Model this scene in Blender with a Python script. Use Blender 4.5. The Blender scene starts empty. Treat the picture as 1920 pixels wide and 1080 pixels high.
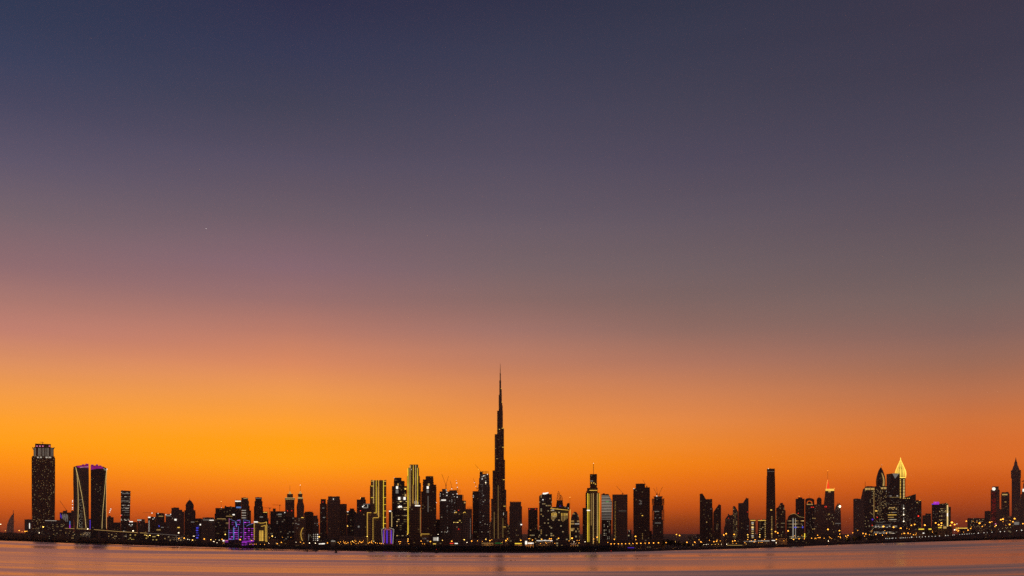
import bpy, bmesh, math, random
from mathutils import Vector
random.seed(7)
scene = bpy.context.scene
COL = scene.collection
F = 1900.0        # focal length in photo pixels (1920 wide)
HY = 999.0        # photo row of the sea horizon
CH = 25.0         # camera height above the water, metres
GZ = 2.0          # land height above the water, metres

# ---------------------------------------------------------------- camera
cd = bpy.data.cameras.new('camera'); cam = bpy.data.objects.new('camera', cd); COL.objects.link(cam)
cam.location = (0, 0, CH); cam.rotation_euler = (math.radians(90), 0, 0)
cd.sensor_width = 36; cd.lens = 36 * F / 1920; cd.shift_y = (HY - 540) / 1920
cd.clip_start = 1; cd.clip_end = 120000
scene.camera = cam
scene.view_settings.view_transform = 'Standard'; scene.view_settings.look = 'None'
scene.view_settings.exposure = 0; scene.view_settings.gamma = 1

# ---------------------------------------------------------------- helpers
def lin(c):
    c /= 255.0
    return c / 12.92 if c <= 0.04045 else ((c + 0.055) / 1.055) ** 2.4
def rgb(r, g, b): return (lin(r), lin(g), lin(b), 1)
def hexc(h): return rgb(int(h[0:2], 16), int(h[2:4], 16), int(h[4:6], 16))

def interp(tab, x):
    if x <= tab[0][0]: return tab[0][1]
    for (a, p), (b, q) in zip(tab, tab[1:]):
        if x <= b: return p + (q - p) * (x - a) / (b - a)
    return tab[-1][1]

SHORE = [(-260, 1004.5), (0, 1009), (130, 1015), (260, 1022), (430, 1027), (640, 1032.5), (820, 1036), (1000, 1036.5), (1210, 1033.8),
         (1260, 1032), (1410, 1028), (1610, 1020), (1720, 1015.5), (1920, 1006.5), (2180, 1003.8)]
def wl(px): return interp(SHORE, px)
def ys(px): return CH * F / (wl(px) - HY)

class MB:
    """collects simple solids into one mesh"""
    def __init__(s): s.v = []; s.f = []
    def add(s, vs, fs):
        n = len(s.v); s.v += vs; s.f += [tuple(i + n for i in f) for f in fs]; return s
    def box(s, x0, x1, y0, y1, z0, z1, tx=0, ty=0):
        return s.add([(x0, y0, z0), (x1, y0, z0), (x1, y1, z0), (x0, y1, z0), (x0 + tx, y0 + ty, z1), (x1 - tx, y0 + ty, z1), (x1 - tx, y1 - ty, z1), (x0 + tx, y1 - ty, z1)],
                     [(3, 2, 1, 0), (4, 5, 6, 7), (0, 1, 5, 4), (1, 2, 6, 5), (2, 3, 7, 6), (3, 0, 4, 7)])
    def prism(s, pts, y0, y1):
        a = sum(p[0] * q[1] - q[0] * p[1] for p, q in zip(pts, pts[1:] + pts[:1]))
        if a < 0: pts = pts[::-1]
        n = len(pts)
        return s.add([(x, y0, z) for x, z in pts] + [(x, y1, z) for x, z in pts],
                     [tuple(range(n)), tuple(range(2 * n - 1, n - 1, -1))] + [(i, i + n, (i + 1) % n + n, (i + 1) % n) for i in range(n)])
    def lathe(s, cx, cy, prof, n=12, sq=1.0, rot=0.0):
        vs = []; fs = []
        for r, z in prof:
            for i in range(n):
                a = 2 * math.pi * (i + 0.5) / n + rot
                vs.append((cx + r * math.cos(a), cy + r * sq * math.sin(a), z))
        for j in range(len(prof) - 1):
            for i in range(n):
                k = (i + 1) % n
                fs.append((j * n + i, j * n + k, (j + 1) * n + k, (j + 1) * n + i))
        fs.append(tuple(range(n - 1, -1, -1))); m = (len(prof) - 1) * n; fs.append(tuple(range(m, m + n)))
        return s.add(vs, fs)
    def bar(s, p, q, w, d=None):
        p = Vector(p); q = Vector(q); t = (q - p).normalized()
        up = Vector((0, 1, 0)) if abs(t.y) < 0.9 else Vector((1, 0, 0))
        a = t.cross(up).normalized() * (w / 2); b = t.cross(a).normalized() * ((d or w) / 2)
        vs = [tuple(o + x * a + y * b) for o in (p, q) for x, y in ((-1, -1), (1, -1), (1, 1), (-1, 1))]
        return s.add(vs, [(0, 1, 2, 3), (7, 6, 5, 4), (0, 4, 5, 1), (1, 5, 6, 2), (2, 6, 7, 3), (3, 7, 4, 0)])
    def ball(s, c, r, n=8, sz=1.0):
        prof = [(r * math.sin(math.pi * k / 6) + 1e-3, c[2] - r * sz * math.cos(math.pi * k / 6)) for k in range(7)]
        return s.lathe(c[0], c[1], prof, n)
    def mesh(s, name):
        me = bpy.data.meshes.new(name); me.from_pydata(s.v, [], s.f)
        bm = bmesh.new(); bm.from_mesh(me); bmesh.ops.recalc_face_normals(bm, faces=bm.faces); bm.to_mesh(me); bm.free()
        return me

def link(name, data, mat=None, parent=None):
    o = bpy.data.objects.new(name, data); COL.objects.link(o)
    if mat is not None: data.materials.append(mat)
    if parent is not None: o.parent = parent
    return o
def tag(o, label=None, cat=None, group=None, kind=None):
    for k, v in (('label', label), ('category', cat), ('group', group), ('kind', kind)):
        if v: o[k] = v
    return o

# ---------------------------------------------------------------- materials
def newmat(name):
    m = bpy.data.materials.new(name); m.use_nodes = True
    nt = m.node_tree; nt.nodes.clear()
    out = nt.nodes.new('ShaderNodeOutputMaterial')
    return m, nt, out
def node(nt, t, **kw):
    n = nt.nodes.new(t)
    for k, v in kw.items(): setattr(n, k, v)
    return n
def math_(nt, op, a, b=None, c=None):
    n = node(nt, 'ShaderNodeMath', operation=op)
    for i, v in enumerate((a, b, c)):
        if v is None: continue
        if isinstance(v, (int, float)): n.inputs[i].default_value = v
        else: nt.links.new(v, n.inputs[i])
    return n.outputs[0]

def plain(name, col, rough=0.8, var=0.25, scale=0.05, metal=0.0):
    m, nt, out = newmat(name)
    p = node(nt, 'ShaderNodeBsdfPrincipled'); p.inputs['Roughness'].default_value = rough; p.inputs['Metallic'].default_value = metal
    tc = node(nt, 'ShaderNodeTexCoord'); no = node(nt, 'ShaderNodeTexNoise'); no.inputs['Scale'].default_value = scale; no.inputs['Detail'].default_value = 4
    nt.links.new(tc.outputs['Object'], no.inputs['Vector'])
    r = node(nt, 'ShaderNodeValToRGB')
    r.color_ramp.elements[0].color = (*[c * (1 - var) for c in col[:3]], 1); r.color_ramp.elements[1].color = (*[c * (1 + var) for c in col[:3]], 1)
    r.color_ramp.elements[0].position = 0.3; r.color_ramp.elements[1].position = 0.7
    nt.links.new(no.outputs['Fac'], r.inputs['Fac']); nt.links.new(r.outputs['Color'], p.inputs['Base Color'])
    nt.links.new(p.outputs[0], out.inputs['Surface'])
    return m

def glow(name, col, st, vary=0.45, scale=0.06, sample='NONE'):
    """a lamp surface; brightness varies a little along its length as real tubes do"""
    m, nt, out = newmat(name)
    e = node(nt, 'ShaderNodeEmission'); e.inputs['Color'].default_value = col
    tc = node(nt, 'ShaderNodeTexCoord'); no = node(nt, 'ShaderNodeTexNoise'); no.inputs['Scale'].default_value = scale
    nt.links.new(tc.outputs['Object'], no.inputs['Vector'])
    k = math_(nt, 'MULTIPLY_ADD', no.outputs['Fac'], 2 * vary * st, st * (1 - vary))
    nt.links.new(k, e.inputs['Strength'])
    nt.links.new(e.outputs[0], out.inputs['Surface'])
    try: m.cycles.emission_sampling = sample
    except Exception: pass
    return m

def facade(name, wall, p=0.05, cols=((1, .62, .2), (1, .85, .55)), st=1.5, rowp=0.0, wx=0.6, wz=0.5, band=0.0, colp=0.0, bay=1.0, even=False):
    """wall with a grid of windows, some lit; the cell size comes from the object's own property 'cell'"""
    m, nt, out = newmat(name)
    L = nt.links.new
    tc = node(nt, 'ShaderNodeTexCoord'); sp = node(nt, 'ShaderNodeSeparateXYZ'); L(tc.outputs['Object'], sp.inputs[0])
    at = node(nt, 'ShaderNodeAttribute', attribute_type='OBJECT', attribute_name='cell')
    inv = math_(nt, 'DIVIDE', 1.0, at.outputs['Fac'])
    u = math_(nt, 'MULTIPLY', math_(nt, 'MULTIPLY', math_(nt, 'ADD', sp.outputs[0], math_(nt, 'MULTIPLY', sp.outputs[1], 0.997)), inv), 1.0 / bay)
    w = math_(nt, 'MULTIPLY', sp.outputs[2], inv)
    cu, cw = math_(nt, 'FLOOR', u), math_(nt, 'FLOOR', w)
    fu, fw = math_(nt, 'SUBTRACT', u, cu), math_(nt, 'SUBTRACT', w, cw)
    oi = node(nt, 'ShaderNodeObjectInfo')
    seed = math_(nt, 'MULTIPLY', oi.outputs['Random'], 371.0)
    cb = node(nt, 'ShaderNodeCombineXYZ'); L(cu, cb.inputs[0]); L(cw, cb.inputs[1]); L(seed, cb.inputs[2])
    wn = node(nt, 'ShaderNodeTexWhiteNoise', noise_dimensions='3D'); L(cb.outputs[0], wn.inputs['Vector'])
    sc = node(nt, 'ShaderNodeSeparateColor'); L(wn.outputs['Color'], sc.inputs[0])
    def line_noise(c, k):
        b = node(nt, 'ShaderNodeCombineXYZ'); L(c, b.inputs[0]); L(seed, b.inputs[1]); b.inputs[2].default_value = k
        n = node(nt, 'ShaderNodeTexWhiteNoise', noise_dimensions='3D'); L(b.outputs[0], n.inputs['Vector']); return n.outputs['Value']
    # clusters of occupied rooms
    cn = node(nt, 'ShaderNodeTexNoise'); cn.inputs['Scale'].default_value = 0.13; cn.inputs['Detail'].default_value = 1
    L(cb.outputs[0], cn.inputs['Vector'])
    pe = p if even else math_(nt, 'MULTIPLY', math_(nt, 'MAXIMUM', math_(nt, 'SUBTRACT', cn.outputs['Fac'], 0.3), 0.02), p * 5.0)
    lit = math_(nt, 'LESS_THAN', wn.outputs['Value'], pe)
    if rowp:
        r = math_(nt, 'MULTIPLY', math_(nt, 'LESS_THAN', line_noise(cw, 3.3), rowp), math_(nt, 'LESS_THAN', sc.outputs[2], 0.75))
        lit = math_(nt, 'MAXIMUM', lit, r)
    if colp:
        r = math_(nt, 'MULTIPLY', math_(nt, 'LESS_THAN', line_noise(cu, 8.1), colp), math_(nt, 'LESS_THAN', sc.outputs[2], 0.7))
        lit = math_(nt, 'MAXIMUM', lit, r)
    mu = math_(nt, 'LESS_THAN', math_(nt, 'ABSOLUTE', math_(nt, 'SUBTRACT', fu, 0.5)), wx / 2)
    mw = math_(nt, 'LESS_THAN', math_(nt, 'ABSOLUTE', math_(nt, 'SUBTRACT', fw, 0.55)), wz / 2)
    win = math_(nt, 'MULTIPLY', mu, mw)
    ge = node(nt, 'ShaderNodeNewGeometry'); sn = node(nt, 'ShaderNodeSeparateXYZ'); L(ge.outputs['Normal'], sn.inputs[0])
    win = math_(nt, 'MULTIPLY', win, math_(nt, 'LESS_THAN', math_(nt, 'ABSOLUTE', sn.outputs[2]), 0.8))
    e = math_(nt, 'MULTIPLY', math_(nt, 'MULTIPLY', lit, win), math_(nt, 'MULTIPLY_ADD', math_(nt, 'POWER', sc.outputs[0], 2.6), st * 1.9, st * 0.12))
    mc = node(nt, 'ShaderNodeMix', data_type='RGBA'); L(sc.outputs[1], mc.inputs['Factor'])
    mc.inputs['A'].default_value = (*cols[0], 1); mc.inputs['B'].default_value = (*cols[1], 1)
    # wall: concrete with weather streaks, glass in the window cells
    wnz = node(nt, 'ShaderNodeTexNoise'); wnz.inputs['Scale'].default_value = 0.04; wnz.inputs['Detail'].default_value = 5; L(tc.outputs['Object'], wnz.inputs['Vector'])
    wr = node(nt, 'ShaderNodeMapRange'); L(wnz.outputs['Fac'], wr.inputs[0]); wr.inputs[3].default_value = 0.6; wr.inputs[4].default_value = 1.4
    vm = node(nt, 'ShaderNodeVectorMath', operation='SCALE'); vm.inputs[0].default_value = wall[:3]; L(wr.outputs[0], vm.inputs['Scale'])
    mb = node(nt, 'ShaderNodeMix', data_type='RGBA'); L(win, mb.inputs['Factor']); L(vm.outputs[0], mb.inputs['A']); mb.inputs['B'].default_value = (.03, .035, .04, 1)
    pr = node(nt, 'ShaderNodeBsdfPrincipled'); L(mb.outputs['Result'], pr.inputs['Base Color'])
    ro = node(nt, 'ShaderNodeMapRange'); L(win, ro.inputs[0]); ro.inputs[3].default_value = 0.8; ro.inputs[4].default_value = 0.25; L(ro.outputs[0], pr.inputs['Roughness'])
    L(mc.outputs['Result'], pr.inputs['Emission Color']); L(e, pr.inputs['Emission Strength'])
    L(pr.outputs[0], out.inputs['Surface'])
    try: m.cycles.emission_sampling = 'NONE'
    except Exception: pass
    return m

WARM = ((1, .55, .14), (1, .8, .42)); COOL = ((1, .76, .45), (.95, .92, .85)); GOLD = ((1, .6, .1), (1, .75, .25)); AMB = ((1, .5, .1), (1, .62, .2))
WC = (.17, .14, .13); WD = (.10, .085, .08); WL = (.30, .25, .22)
M = {
 'dark':  facade('facade_dark', WC, p=.012, cols=WARM, st=1.0),
 'dim':   facade('facade_dim', WC, p=.04, cols=WARM, st=.8),
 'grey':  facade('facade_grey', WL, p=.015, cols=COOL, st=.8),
 'glass': facade('facade_glass', WD, p=.02, cols=COOL, st=.8, wx=.85, wz=.75),
 'warm':  facade('facade_warm', WC, p=.085, cols=WARM, st=2.6, wx=.75, wz=.65),
 'dense': facade('facade_dense', WC, p=.16, cols=WARM, st=2.2, wx=.7, wz=.6),
 'cool':  facade('facade_cool', WC, p=.07, cols=((1, .7, .35), (1, .85, .65)), st=.9),
 'crew':  facade('facade_site', WL, p=.03, cols=COOL, st=2.2, colp=.10),
 'rows':  facade('facade_rows', WD, p=.015, cols=((1, .75, .45), (1, .92, .8)), st=.6, rowp=.28, wx=.9, wz=.4),
 'wrows': facade('facade_warm_rows', WD, p=.05, cols=WARM, st=.55, rowp=.3, wx=.9, wz=.4),
 'mall':  facade('facade_mall', WD, p=.3, cols=GOLD, st=3.6, rowp=.3, wx=.8, wz=.6),
 'stripe':facade('facade_stripe', WD, p=.02, cols=((1, .82, .5), (1, .9, .65)), st=.55, rowp=.8, wx=1.0, wz=.5),
 'dots':  facade('facade_dots', WD, p=.5, cols=((1, .8, .5), (1, .9, .7)), st=1.6, wx=.4, wz=.4, even=True),
 'lace':  facade('facade_lace', WL, p=.7, cols=((1, .6, .15), (1, .7, .3)), st=.45, wx=.5, wz=.5, even=True),
 'goldgrid':  facade('facade_gold', WC, p=.9, cols=((1, .66, .12), (1, .72, .2)), st=2.2, wx=.55, wz=.5, even=True),
 'redglow': facade('facade_red', WD, p=.75, cols=((.5, .01, .01), (.8, .03, .02)), st=.3, wx=.9, wz=.8, even=True),
 'purp':  facade('facade_purple', (.08, .06, .10), p=.95, cols=((.42, .04, .66), (.5, .05, .7)), st=1.0, wx=1.0, wz=.35, even=True),
 'bluegrid':  facade('facade_blue', (.06, .06, .12), p=.95, cols=((.05, .05, .9), (.1, .12, 1)), st=.55, wx=1.0, wz=.5, even=True),
 'whitegrid': facade('facade_white_rows', WL, p=.75, cols=COOL, st=.5, wx=.7, wz=.5, even=True),
}
TONES = {}
for key, pp, cc, ss in (('dark', .014, WARM, 1.0), ('dim', .045, WARM, .8), ('cool', .07, ((1, .7, .35), (1, .85, .65)), .9), ('warm', .09, WARM, 2.3)):
    TONES[key] = [M[key]] + [facade(f'facade_{key}_{nm}', w, p=pp * q, cols=cc, st=ss, wx=x, wz=z, colp=c_) for nm, w, q, x, z, c_ in
        (('sandstone', (.34, .24, .18), .8, .5, .5, 0), ('slate', (.10, .09, .09), 1.2, .8, .6, 0), ('render', (.26, .20, .17), 1.0, .4, .7, 0), ('bronze', (.20, .13, .09), 1.0, .7, .4, 0))]
M['concrete'] = plain('concrete', (.22, .19, .17, 1)); M['steel'] = plain('steel', (.10, .09, .085, 1), .5, metal=.6)
M['pole'] = plain('galvanised_pole', (.16, .15, .14, 1), .5, metal=.7)
M['roofing'] = plain('roofing', (.13, .11, .10, 1)); M['wood'] = plain('weathered_wood', (.06, .045, .035, 1))
G = {
 'white': glow('lamp_white', (1, .92, .8, 1), 1.25), 'cold': glow('lamp_cold', (.8, .92, 1, 1), 1.8), 'yellow': glow('tube_yellow', (.95, .66, .05, 1), 1.15),
 'gold': glow('tube_gold', (1, .58, .09, 1), 1.1), 'pale': glow('tube_pale', (1, .68, .24, 1), .95), 'amber': glow('lamp_amber', (1, .36, .035, 1), 3.6, vary=.2),
 'lampw': glow('lamp_head_white', (1, .8, .52, 1), 4, vary=.2), 'lampy': glow('lamp_head_yellow', (1, .55, .1, 1), 4, vary=.2),
 'red': glow('lamp_red', (1, .04, .02, 1), 1.6), 'purple': glow('tube_purple', (.5, .04, .75, 1), .9), 'violet': glow('tube_violet', (.13, .045, .85, 1), .8),
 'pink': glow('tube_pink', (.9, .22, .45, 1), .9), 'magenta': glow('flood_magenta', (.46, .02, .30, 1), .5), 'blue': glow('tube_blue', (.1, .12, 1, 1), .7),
 'cyan': glow('tube_cyan', (.15, .35, .9, 1), .6), 'ice': glow('tube_ice', (.25, .36, .95, 1), .6), 'green': glow('tube_green', (.05, .6, .1, 1), .4),
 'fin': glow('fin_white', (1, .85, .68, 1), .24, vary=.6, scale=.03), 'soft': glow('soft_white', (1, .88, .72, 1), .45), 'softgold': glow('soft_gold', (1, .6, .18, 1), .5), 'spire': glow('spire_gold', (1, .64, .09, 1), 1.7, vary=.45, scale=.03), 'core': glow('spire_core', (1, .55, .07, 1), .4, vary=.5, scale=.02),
 'redspire': glow('spire_red', (1, .06, .015, 1), 1.1), 'dimw': glow('dim_white', (.95, .85, .75, 1), .2), 'star': glow('star_light', (1, .92, .85, 1), 3, vary=0),
}

# ---------------------------------------------------------------- building frame
HOLD = ('shaft', 'hall')                       # bodies that carry smaller pieces of their own
ON_SHAFT = ('lit_window', 'lit_floor', 'lit_room', 'lit_front', 'lit_door', 'roof_plant', 'fin_wall', 'facet', 'window_light', 'roof_parapet', 'edge_light', 'stair_light', 'roof_light')
class B:
    """one building: an Empty at its base facing the water, parts as children.  Photo pixels are turned into metres on its own front plane."""
    def __init__(s, name, cat, label, px, k, group=None, D=None):
        s.D = D or ys(px) * k
        s.az = math.atan((px - 960) / F)
        s.P = ((px - 960) / F * s.D, s.D)
        s.cell = max(3.3, s.D / F * 1.7)
        s.o = bpy.data.objects.new(name, None); COL.objects.link(s.o)
        s.o.empty_display_size = 20
        s.o.location = (s.P[0], s.P[1], GZ); s.o.rotation_euler = (0, 0, -s.az)
        tag(s.o, label, cat, group)
        s.tone = random.randrange(5)
        s.m = s.D / F / math.cos(s.az)      # metres per photo pixel (roughly)
    def pt(s, px, py, dy=0.0):
        c, n = math.cos(s.az), math.sin(s.az)
        X0, D0 = s.P[0] + n * dy, s.P[1] + c * dy
        k = (px - 960) / F
        a = (k * D0 - X0) / (c + k * n)
        d = D0 - a * n
        z = 0.0 if py is None else CH + (HY - py) / F * d - GZ
        return a, dy, z
    def build(s, part, mb, mat, parent=None, label=None):
        parent = parent or s.holder(part)
        o = link(part, mb.mesh(part), mat if not isinstance(mat, str) else (TONES[mat][s.tone] if mat in TONES else M.get(mat) or G[mat]), parent)
        if part in HOLD: s.last = o
        if part in ('antenna', 'mast', 'spire'): s.pole_ = o
        o['cell'] = {'purp': 3.7 * s.m, 'bluegrid': 4.4 * s.m}.get(mat, s.cell)
        if label: o['label'] = label
        return o
    def holder(s, part):
        if part == 'beacon' and getattr(s, 'pole_', None): return s.pole_
        if part in ON_SHAFT and getattr(s, 'last', None): return s.last
        return s.o
    def box(s, part, x0, x1, y0, y1=None, mat='dark', dy=0.0, th=None, slab=0.5, tx=0.0, parent=None):
        ax, _, zt = s.pt(x0, y0, dy); bx = s.pt(x1, y0, dy)[0]; zb = s.pt((x0 + x1) / 2, y1, dy)[2]
        if y1 is None: zb = 0
        th = th or min(max(bx - ax, 12), 45)
        mb = MB().box(ax, bx, dy, dy + th, zb, zt)
        if slab:
            z = zb + s.cell; e = slab
            while z < zt - 0.5 * s.cell:
                mb.box(ax - e, bx + e, dy - e, dy + th + e, z - 0.16 * s.cell, z); z += s.cell
            mb.box(ax - .3, bx + .3, dy - .3, dy + th + .3, zt - .9, zt + .7)
        return s.build(part, mb, mat, parent)
    def poly(s, part, pts, mat='dark', dy=0.0, th=25.0, parent=None):
        q = [(lambda p: (p[0], p[2]))(s.pt(x, y, dy)) for x, y in pts]
        return s.build(part, MB().prism(q, dy, dy + th), mat, parent)
    def lathe(s, part, cx, prof, mat, n=12, dy=0.0, sq=1.0, rot=0.0, parent=None):
        a = s.pt(cx, 900, dy)[0]; pr = []
        for hw, y in prof:
            pr.append((max(hw, .02) * s.m, s.pt(cx, y, dy)[2]))
        pr.sort(key=lambda t: t[1])
        r = max(p[0] for p in pr)
        return s.build(part, MB().lathe(a, dy + r, pr, n, sq, rot), mat, parent)
    def strip(s, part, x0, y0, x1, y1, w, mat, dy=-1.2, parent=None):
        w *= {'gold': .82, 'yellow': .85, 'pale': .8, 'violet': .75, 'ice': .85}.get(mat, 1)
        return s.build(part, MB().bar(s.pt(x0, y0, dy), s.pt(x1, y1, dy), w * s.m, 1.0), mat, parent)
    def path(s, part, pts, w, mat, dy=-1.2):
        w *= {'gold': .75, 'yellow': .85, 'pale': .85, 'ice': .85}.get(mat, 1)
        mb = MB()
        for p, q in zip(pts, pts[1:]): mb.bar(s.pt(*p, dy), s.pt(*q, dy), w * s.m, 1.0)
        return s.build(part, mb, mat)
    def pole(s, part, x, y0, y1, w, mat='steel', dy=8.0, parent=None, x1=None):
        return s.build(part, MB().bar(s.pt(x, y1, dy), s.pt(x if x1 is None else x1, y0, dy), w * s.m), mat, parent)
    def lamp(s, part, x, y, r, mat, dy=-1.5, parent=None):
        return s.build(part, MB().ball(s.pt(x, y, dy), r * s.m), mat, parent)
    def sign(s, x0, y0, x1, y1, mat, dy=-1.4, part='sign', parent=None):
        a = s.pt(x0, y1, dy); b = s.pt(x1, y0, dy)
        return s.build(part, MB().box(a[0], b[0], dy, dy + 1.0, a[2], b[2]), mat, parent)
    def plant(s, x0, x1, y, n=2):
        """small plant rooms on the roof"""
        for i in range(n):
            w = (x1 - x0) * random.uniform(.15, .3); x = random.uniform(x0 + .1, x1 - w - .1)
            s.box('roof_plant', x, x + w, y - random.uniform(.5, 1.1), y + .2, 'concrete', dy=random.uniform(8, 14), th=8, slab=0)

def T(label, x0, x1, y, k, mat='dark', name='tower_block', cat='tower', tiers=(), th=None, slab=.5, plant=2, group=None):
    b = B(name, cat, label, (x0 + x1) / 2, k, group)
    b.box('shaft', x0, x1, y, None, mat, th=th, slab=slab)
    for t in tiers:
        tx0, tx1, ty0, ty1 = t[:4]; part = t[4] if len(t) > 4 else ('wing' if ty1 is None else 'setback_tier'); m2 = t[5] if len(t) > 5 else mat
        w = (b.pt(tx1, 900)[0] - b.pt(tx0, 900)[0])
        b.box(part, tx0, tx1, ty0, ty1, m2, dy=3.0, th=min(max(w, 10), 34), slab=slab)
    if plant:
        top = min([(t[2], t[0], t[1]) for t in tiers] + [(y, x0, x1)])
        b.plant(top[1], top[2], top[0], plant)
    return b

def crane(label, D, mast, tip, base_y, lights=(), tail=None, w=.5, group='tower cranes on the skyline'):
    """tower crane as a thing of its own: mast from base_y up to mast=(x,y), boom to tip=(x,y)"""
    x, y = mast
    b = B('tower_crane', 'crane', label, x, 1, group, D=D)
    b.o.location.z = CH + (HY - base_y) / F * D
    b.P = ((x - 960) / F * D, D)
    off = b.o.location.z - GZ
    def p(px, py):
        a, d, z = b.pt(px, py, 0.0); return (a, d, z - off)
    b.build('mast', MB().bar(p(x, base_y), p(x, y - .6), w * 1.3 * b.m), 'steel')
    boom = MB().bar(p(x, y), p(*tip), w * b.m)
    b.build('boom', boom, 'steel')
    dx, dy_ = tip[0] - x, tip[1] - y
    L = math.hypot(dx, dy_); t = tail or 3.0
    b.build('counterweight', MB().bar(p(x, y), p(x - dx / L * t, y - dy_ / L * t * .4), w * 1.6 * b.m), 'concrete')
    b.build('cab', MB().box(p(x - .8, y)[0], p(x + .8, y)[0], -1.5, 1.5, p(x, y + 1.6)[2], p(x, y)[2]), 'steel')
    for lx, ly, r, m in lights:
        q = p(lx, ly); b.build('work_light', MB().ball((q[0], -2, q[2]), r * b.m), m)
    return b

# ---------------------------------------------------------------- sky: afterglow by true direction (azimuth and elevation)
YS = [0, 100, 200, 300, 400, 500, 560, 620, 680, 740, 790, 830, 870, 910, 950, 975, 999]
SKY = {
 25:   '313953 3a405b 494860 5e566a 75646d 8f6c70 a8776f c28170 dc9060 f39c46 fd9f2a ff9d18 fb8d08 ee7803 ce5a08 ac4812 783624',
 545:  '2f314c 373a54 434357 564f62 6c5d68 856770 9a706e b97b69 d98960 f09a4c fd9f30 ffa00f ff9e00 f78300 dc6204 b44a0c 80361a',
 960:  '31334a 3a3c52 464459 534d5f 645966 776468 876966 a2746a bf7e62 db8850 ee9040 f7942c f98e10 f07c04 d6640a aa4a14 72321e',
 1286: '33364a 3b3c50 454355 504a5c 5f5561 706064 7b6462 8f6b62 b07660 d08253 e28744 ec872f f0800f e26c06 be520e 903e16 622a1c',
 1815: '3b384a 3d3b4d 454253 4f4a59 5c525c 6a5c5f 756260 84655f 9b6b58 b9714c cf723a d66d2e d96a26 c8571a a0421c 7c341e 5a281e',
}
HAZE_D = 2.0e-5          # scattering per metre of the dusk haze
AIR = (.060, .036, .030)  # what that haze glows with once lit by this sky
def clear_air(c, tan_e):
    """sky colour outside the haze layer that reads as c through it"""
    d = min(20000.0, 975.0 / max(tan_e, 1e-4)); t = math.exp(-HAZE_D * d)
    return (*[max(0.0, (v - a * (1 - t)) / t) for v, a in zip(c[:3], AIR)], 1)
world = bpy.data.worlds.new('World'); scene.world = world; world.use_nodes = True
nt = world.node_tree; nt.nodes.clear(); L = nt.links.new
wo = nt.nodes.new('ShaderNodeOutputWorld'); bg = nt.nodes.new('ShaderNodeBackground'); L(bg.outputs[0], wo.inputs['Surface'])
tc = nt.nodes.new('ShaderNodeTexCoord'); sp = nt.nodes.new('ShaderNodeSeparateXYZ'); L(tc.outputs['Generated'], sp.inputs[0])
hor = math_(nt, 'SQRT', math_(nt, 'ADD', math_(nt, 'MULTIPLY', sp.outputs[0], sp.outputs[0]), math_(nt, 'MULTIPLY', sp.outputs[1], sp.outputs[1])))
tan_el = math_(nt, 'DIVIDE', sp.outputs[2], math_(nt, 'MAXIMUM', hor, 0.001))
fac = math_(nt, 'DIVIDE', tan_el, 1.6)
azn = math_(nt, 'ARCTAN2', sp.outputs[0], sp.outputs[1])
azd = math_(nt, 'MULTIPLY', azn, 180 / math.pi)
def ramp(stops):
    r = nt.nodes.new('ShaderNodeValToRGB'); cr = r.color_ramp; cr.interpolation = 'B_SPLINE' if False else 'LINEAR'
    stops.sort()
    cr.elements[0].position, cr.elements[0].color = stops[0]
    cr.elements[1].position, cr.elements[1].color = stops[-1]
    for p, c in stops[1:-1]:
        e = cr.elements.new(p); e.color = c
    L(fac, r.inputs['Fac']); return r.outputs['Color']
cols = []
for px, hexes in SKY.items():
    az = math.atan((px - 960) / F); st = []
    for y, h in zip(YS, hexes.split()):
        te = (HY - y) / F * math.cos(az); st.append((te / 1.6, clear_air(hexc(h), te)))
    st.append((0.45, rgb(40, 44, 66))); st.append((1.0, rgb(24, 28, 48)))
    cols.append((math.degrees(az), ramp(st)))
east = ramp([(0, rgb(98, 64, 56)), (.06, rgb(124, 84, 74)), (.16, rgb(118, 86, 82)), (.35, rgb(76, 62, 72)), (1, rgb(28, 30, 46))])
cur = cols[0][1]
def blend(a, b, fac_):
    m = nt.nodes.new('ShaderNodeMix'); m.data_type = 'RGBA'; L(fac_, m.inputs['Factor']); L(a, m.inputs['A']); L(b, m.inputs['B']); return m.outputs['Result']
def span(v, a, b):
    m = nt.nodes.new('ShaderNodeMapRange'); m.interpolation_type = 'LINEAR'; L(v, m.inputs[0]); m.inputs[1].default_value = a; m.inputs[2].default_value = b; return m.outputs[0]
for (a0, _), (a1, c1) in zip(cols, cols[1:]):
    cur = blend(cur, c1, span(azd, a0, a1))
dev = math_(nt, 'ABSOLUTE', math_(nt, 'ADD', azd, 6.0))     # the glow is centred a little to the left
cur = blend(cur, east, span(dev, 45, 115))
# a little unevenness of thin high haze in the afterglow
ns = nt.nodes.new('ShaderNodeTexNoise'); ns.inputs['Scale'].default_value = 1.0; ns.inputs['Detail'].default_value = 3
cb = nt.nodes.new('ShaderNodeCombineXYZ'); L(math_(nt, 'MULTIPLY', azn, 2.2), cb.inputs[0]); L(math_(nt, 'MULTIPLY', tan_el, 26), cb.inputs[1]); L(cb.outputs[0], ns.inputs['Vector'])
L(cur, bg.inputs['Color']); L(math_(nt, 'MULTIPLY_ADD', ns.outputs['Fac'], 0.10, 0.95), bg.inputs['Strength'])

# the sun has just set: only a trace of direct light along the horizon
sd = bpy.data.lights.new('sun', 'SUN'); sun = bpy.data.objects.new('sun', sd); COL.objects.link(sun)
sd.energy = 0.03; sd.angle = math.radians(0.5); sd.color = (1, .55, .25)
sun.rotation_euler = (math.radians(89.5), 0, math.radians(180 + 14)); sun.location = (-500, 1000, 900)

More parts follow.
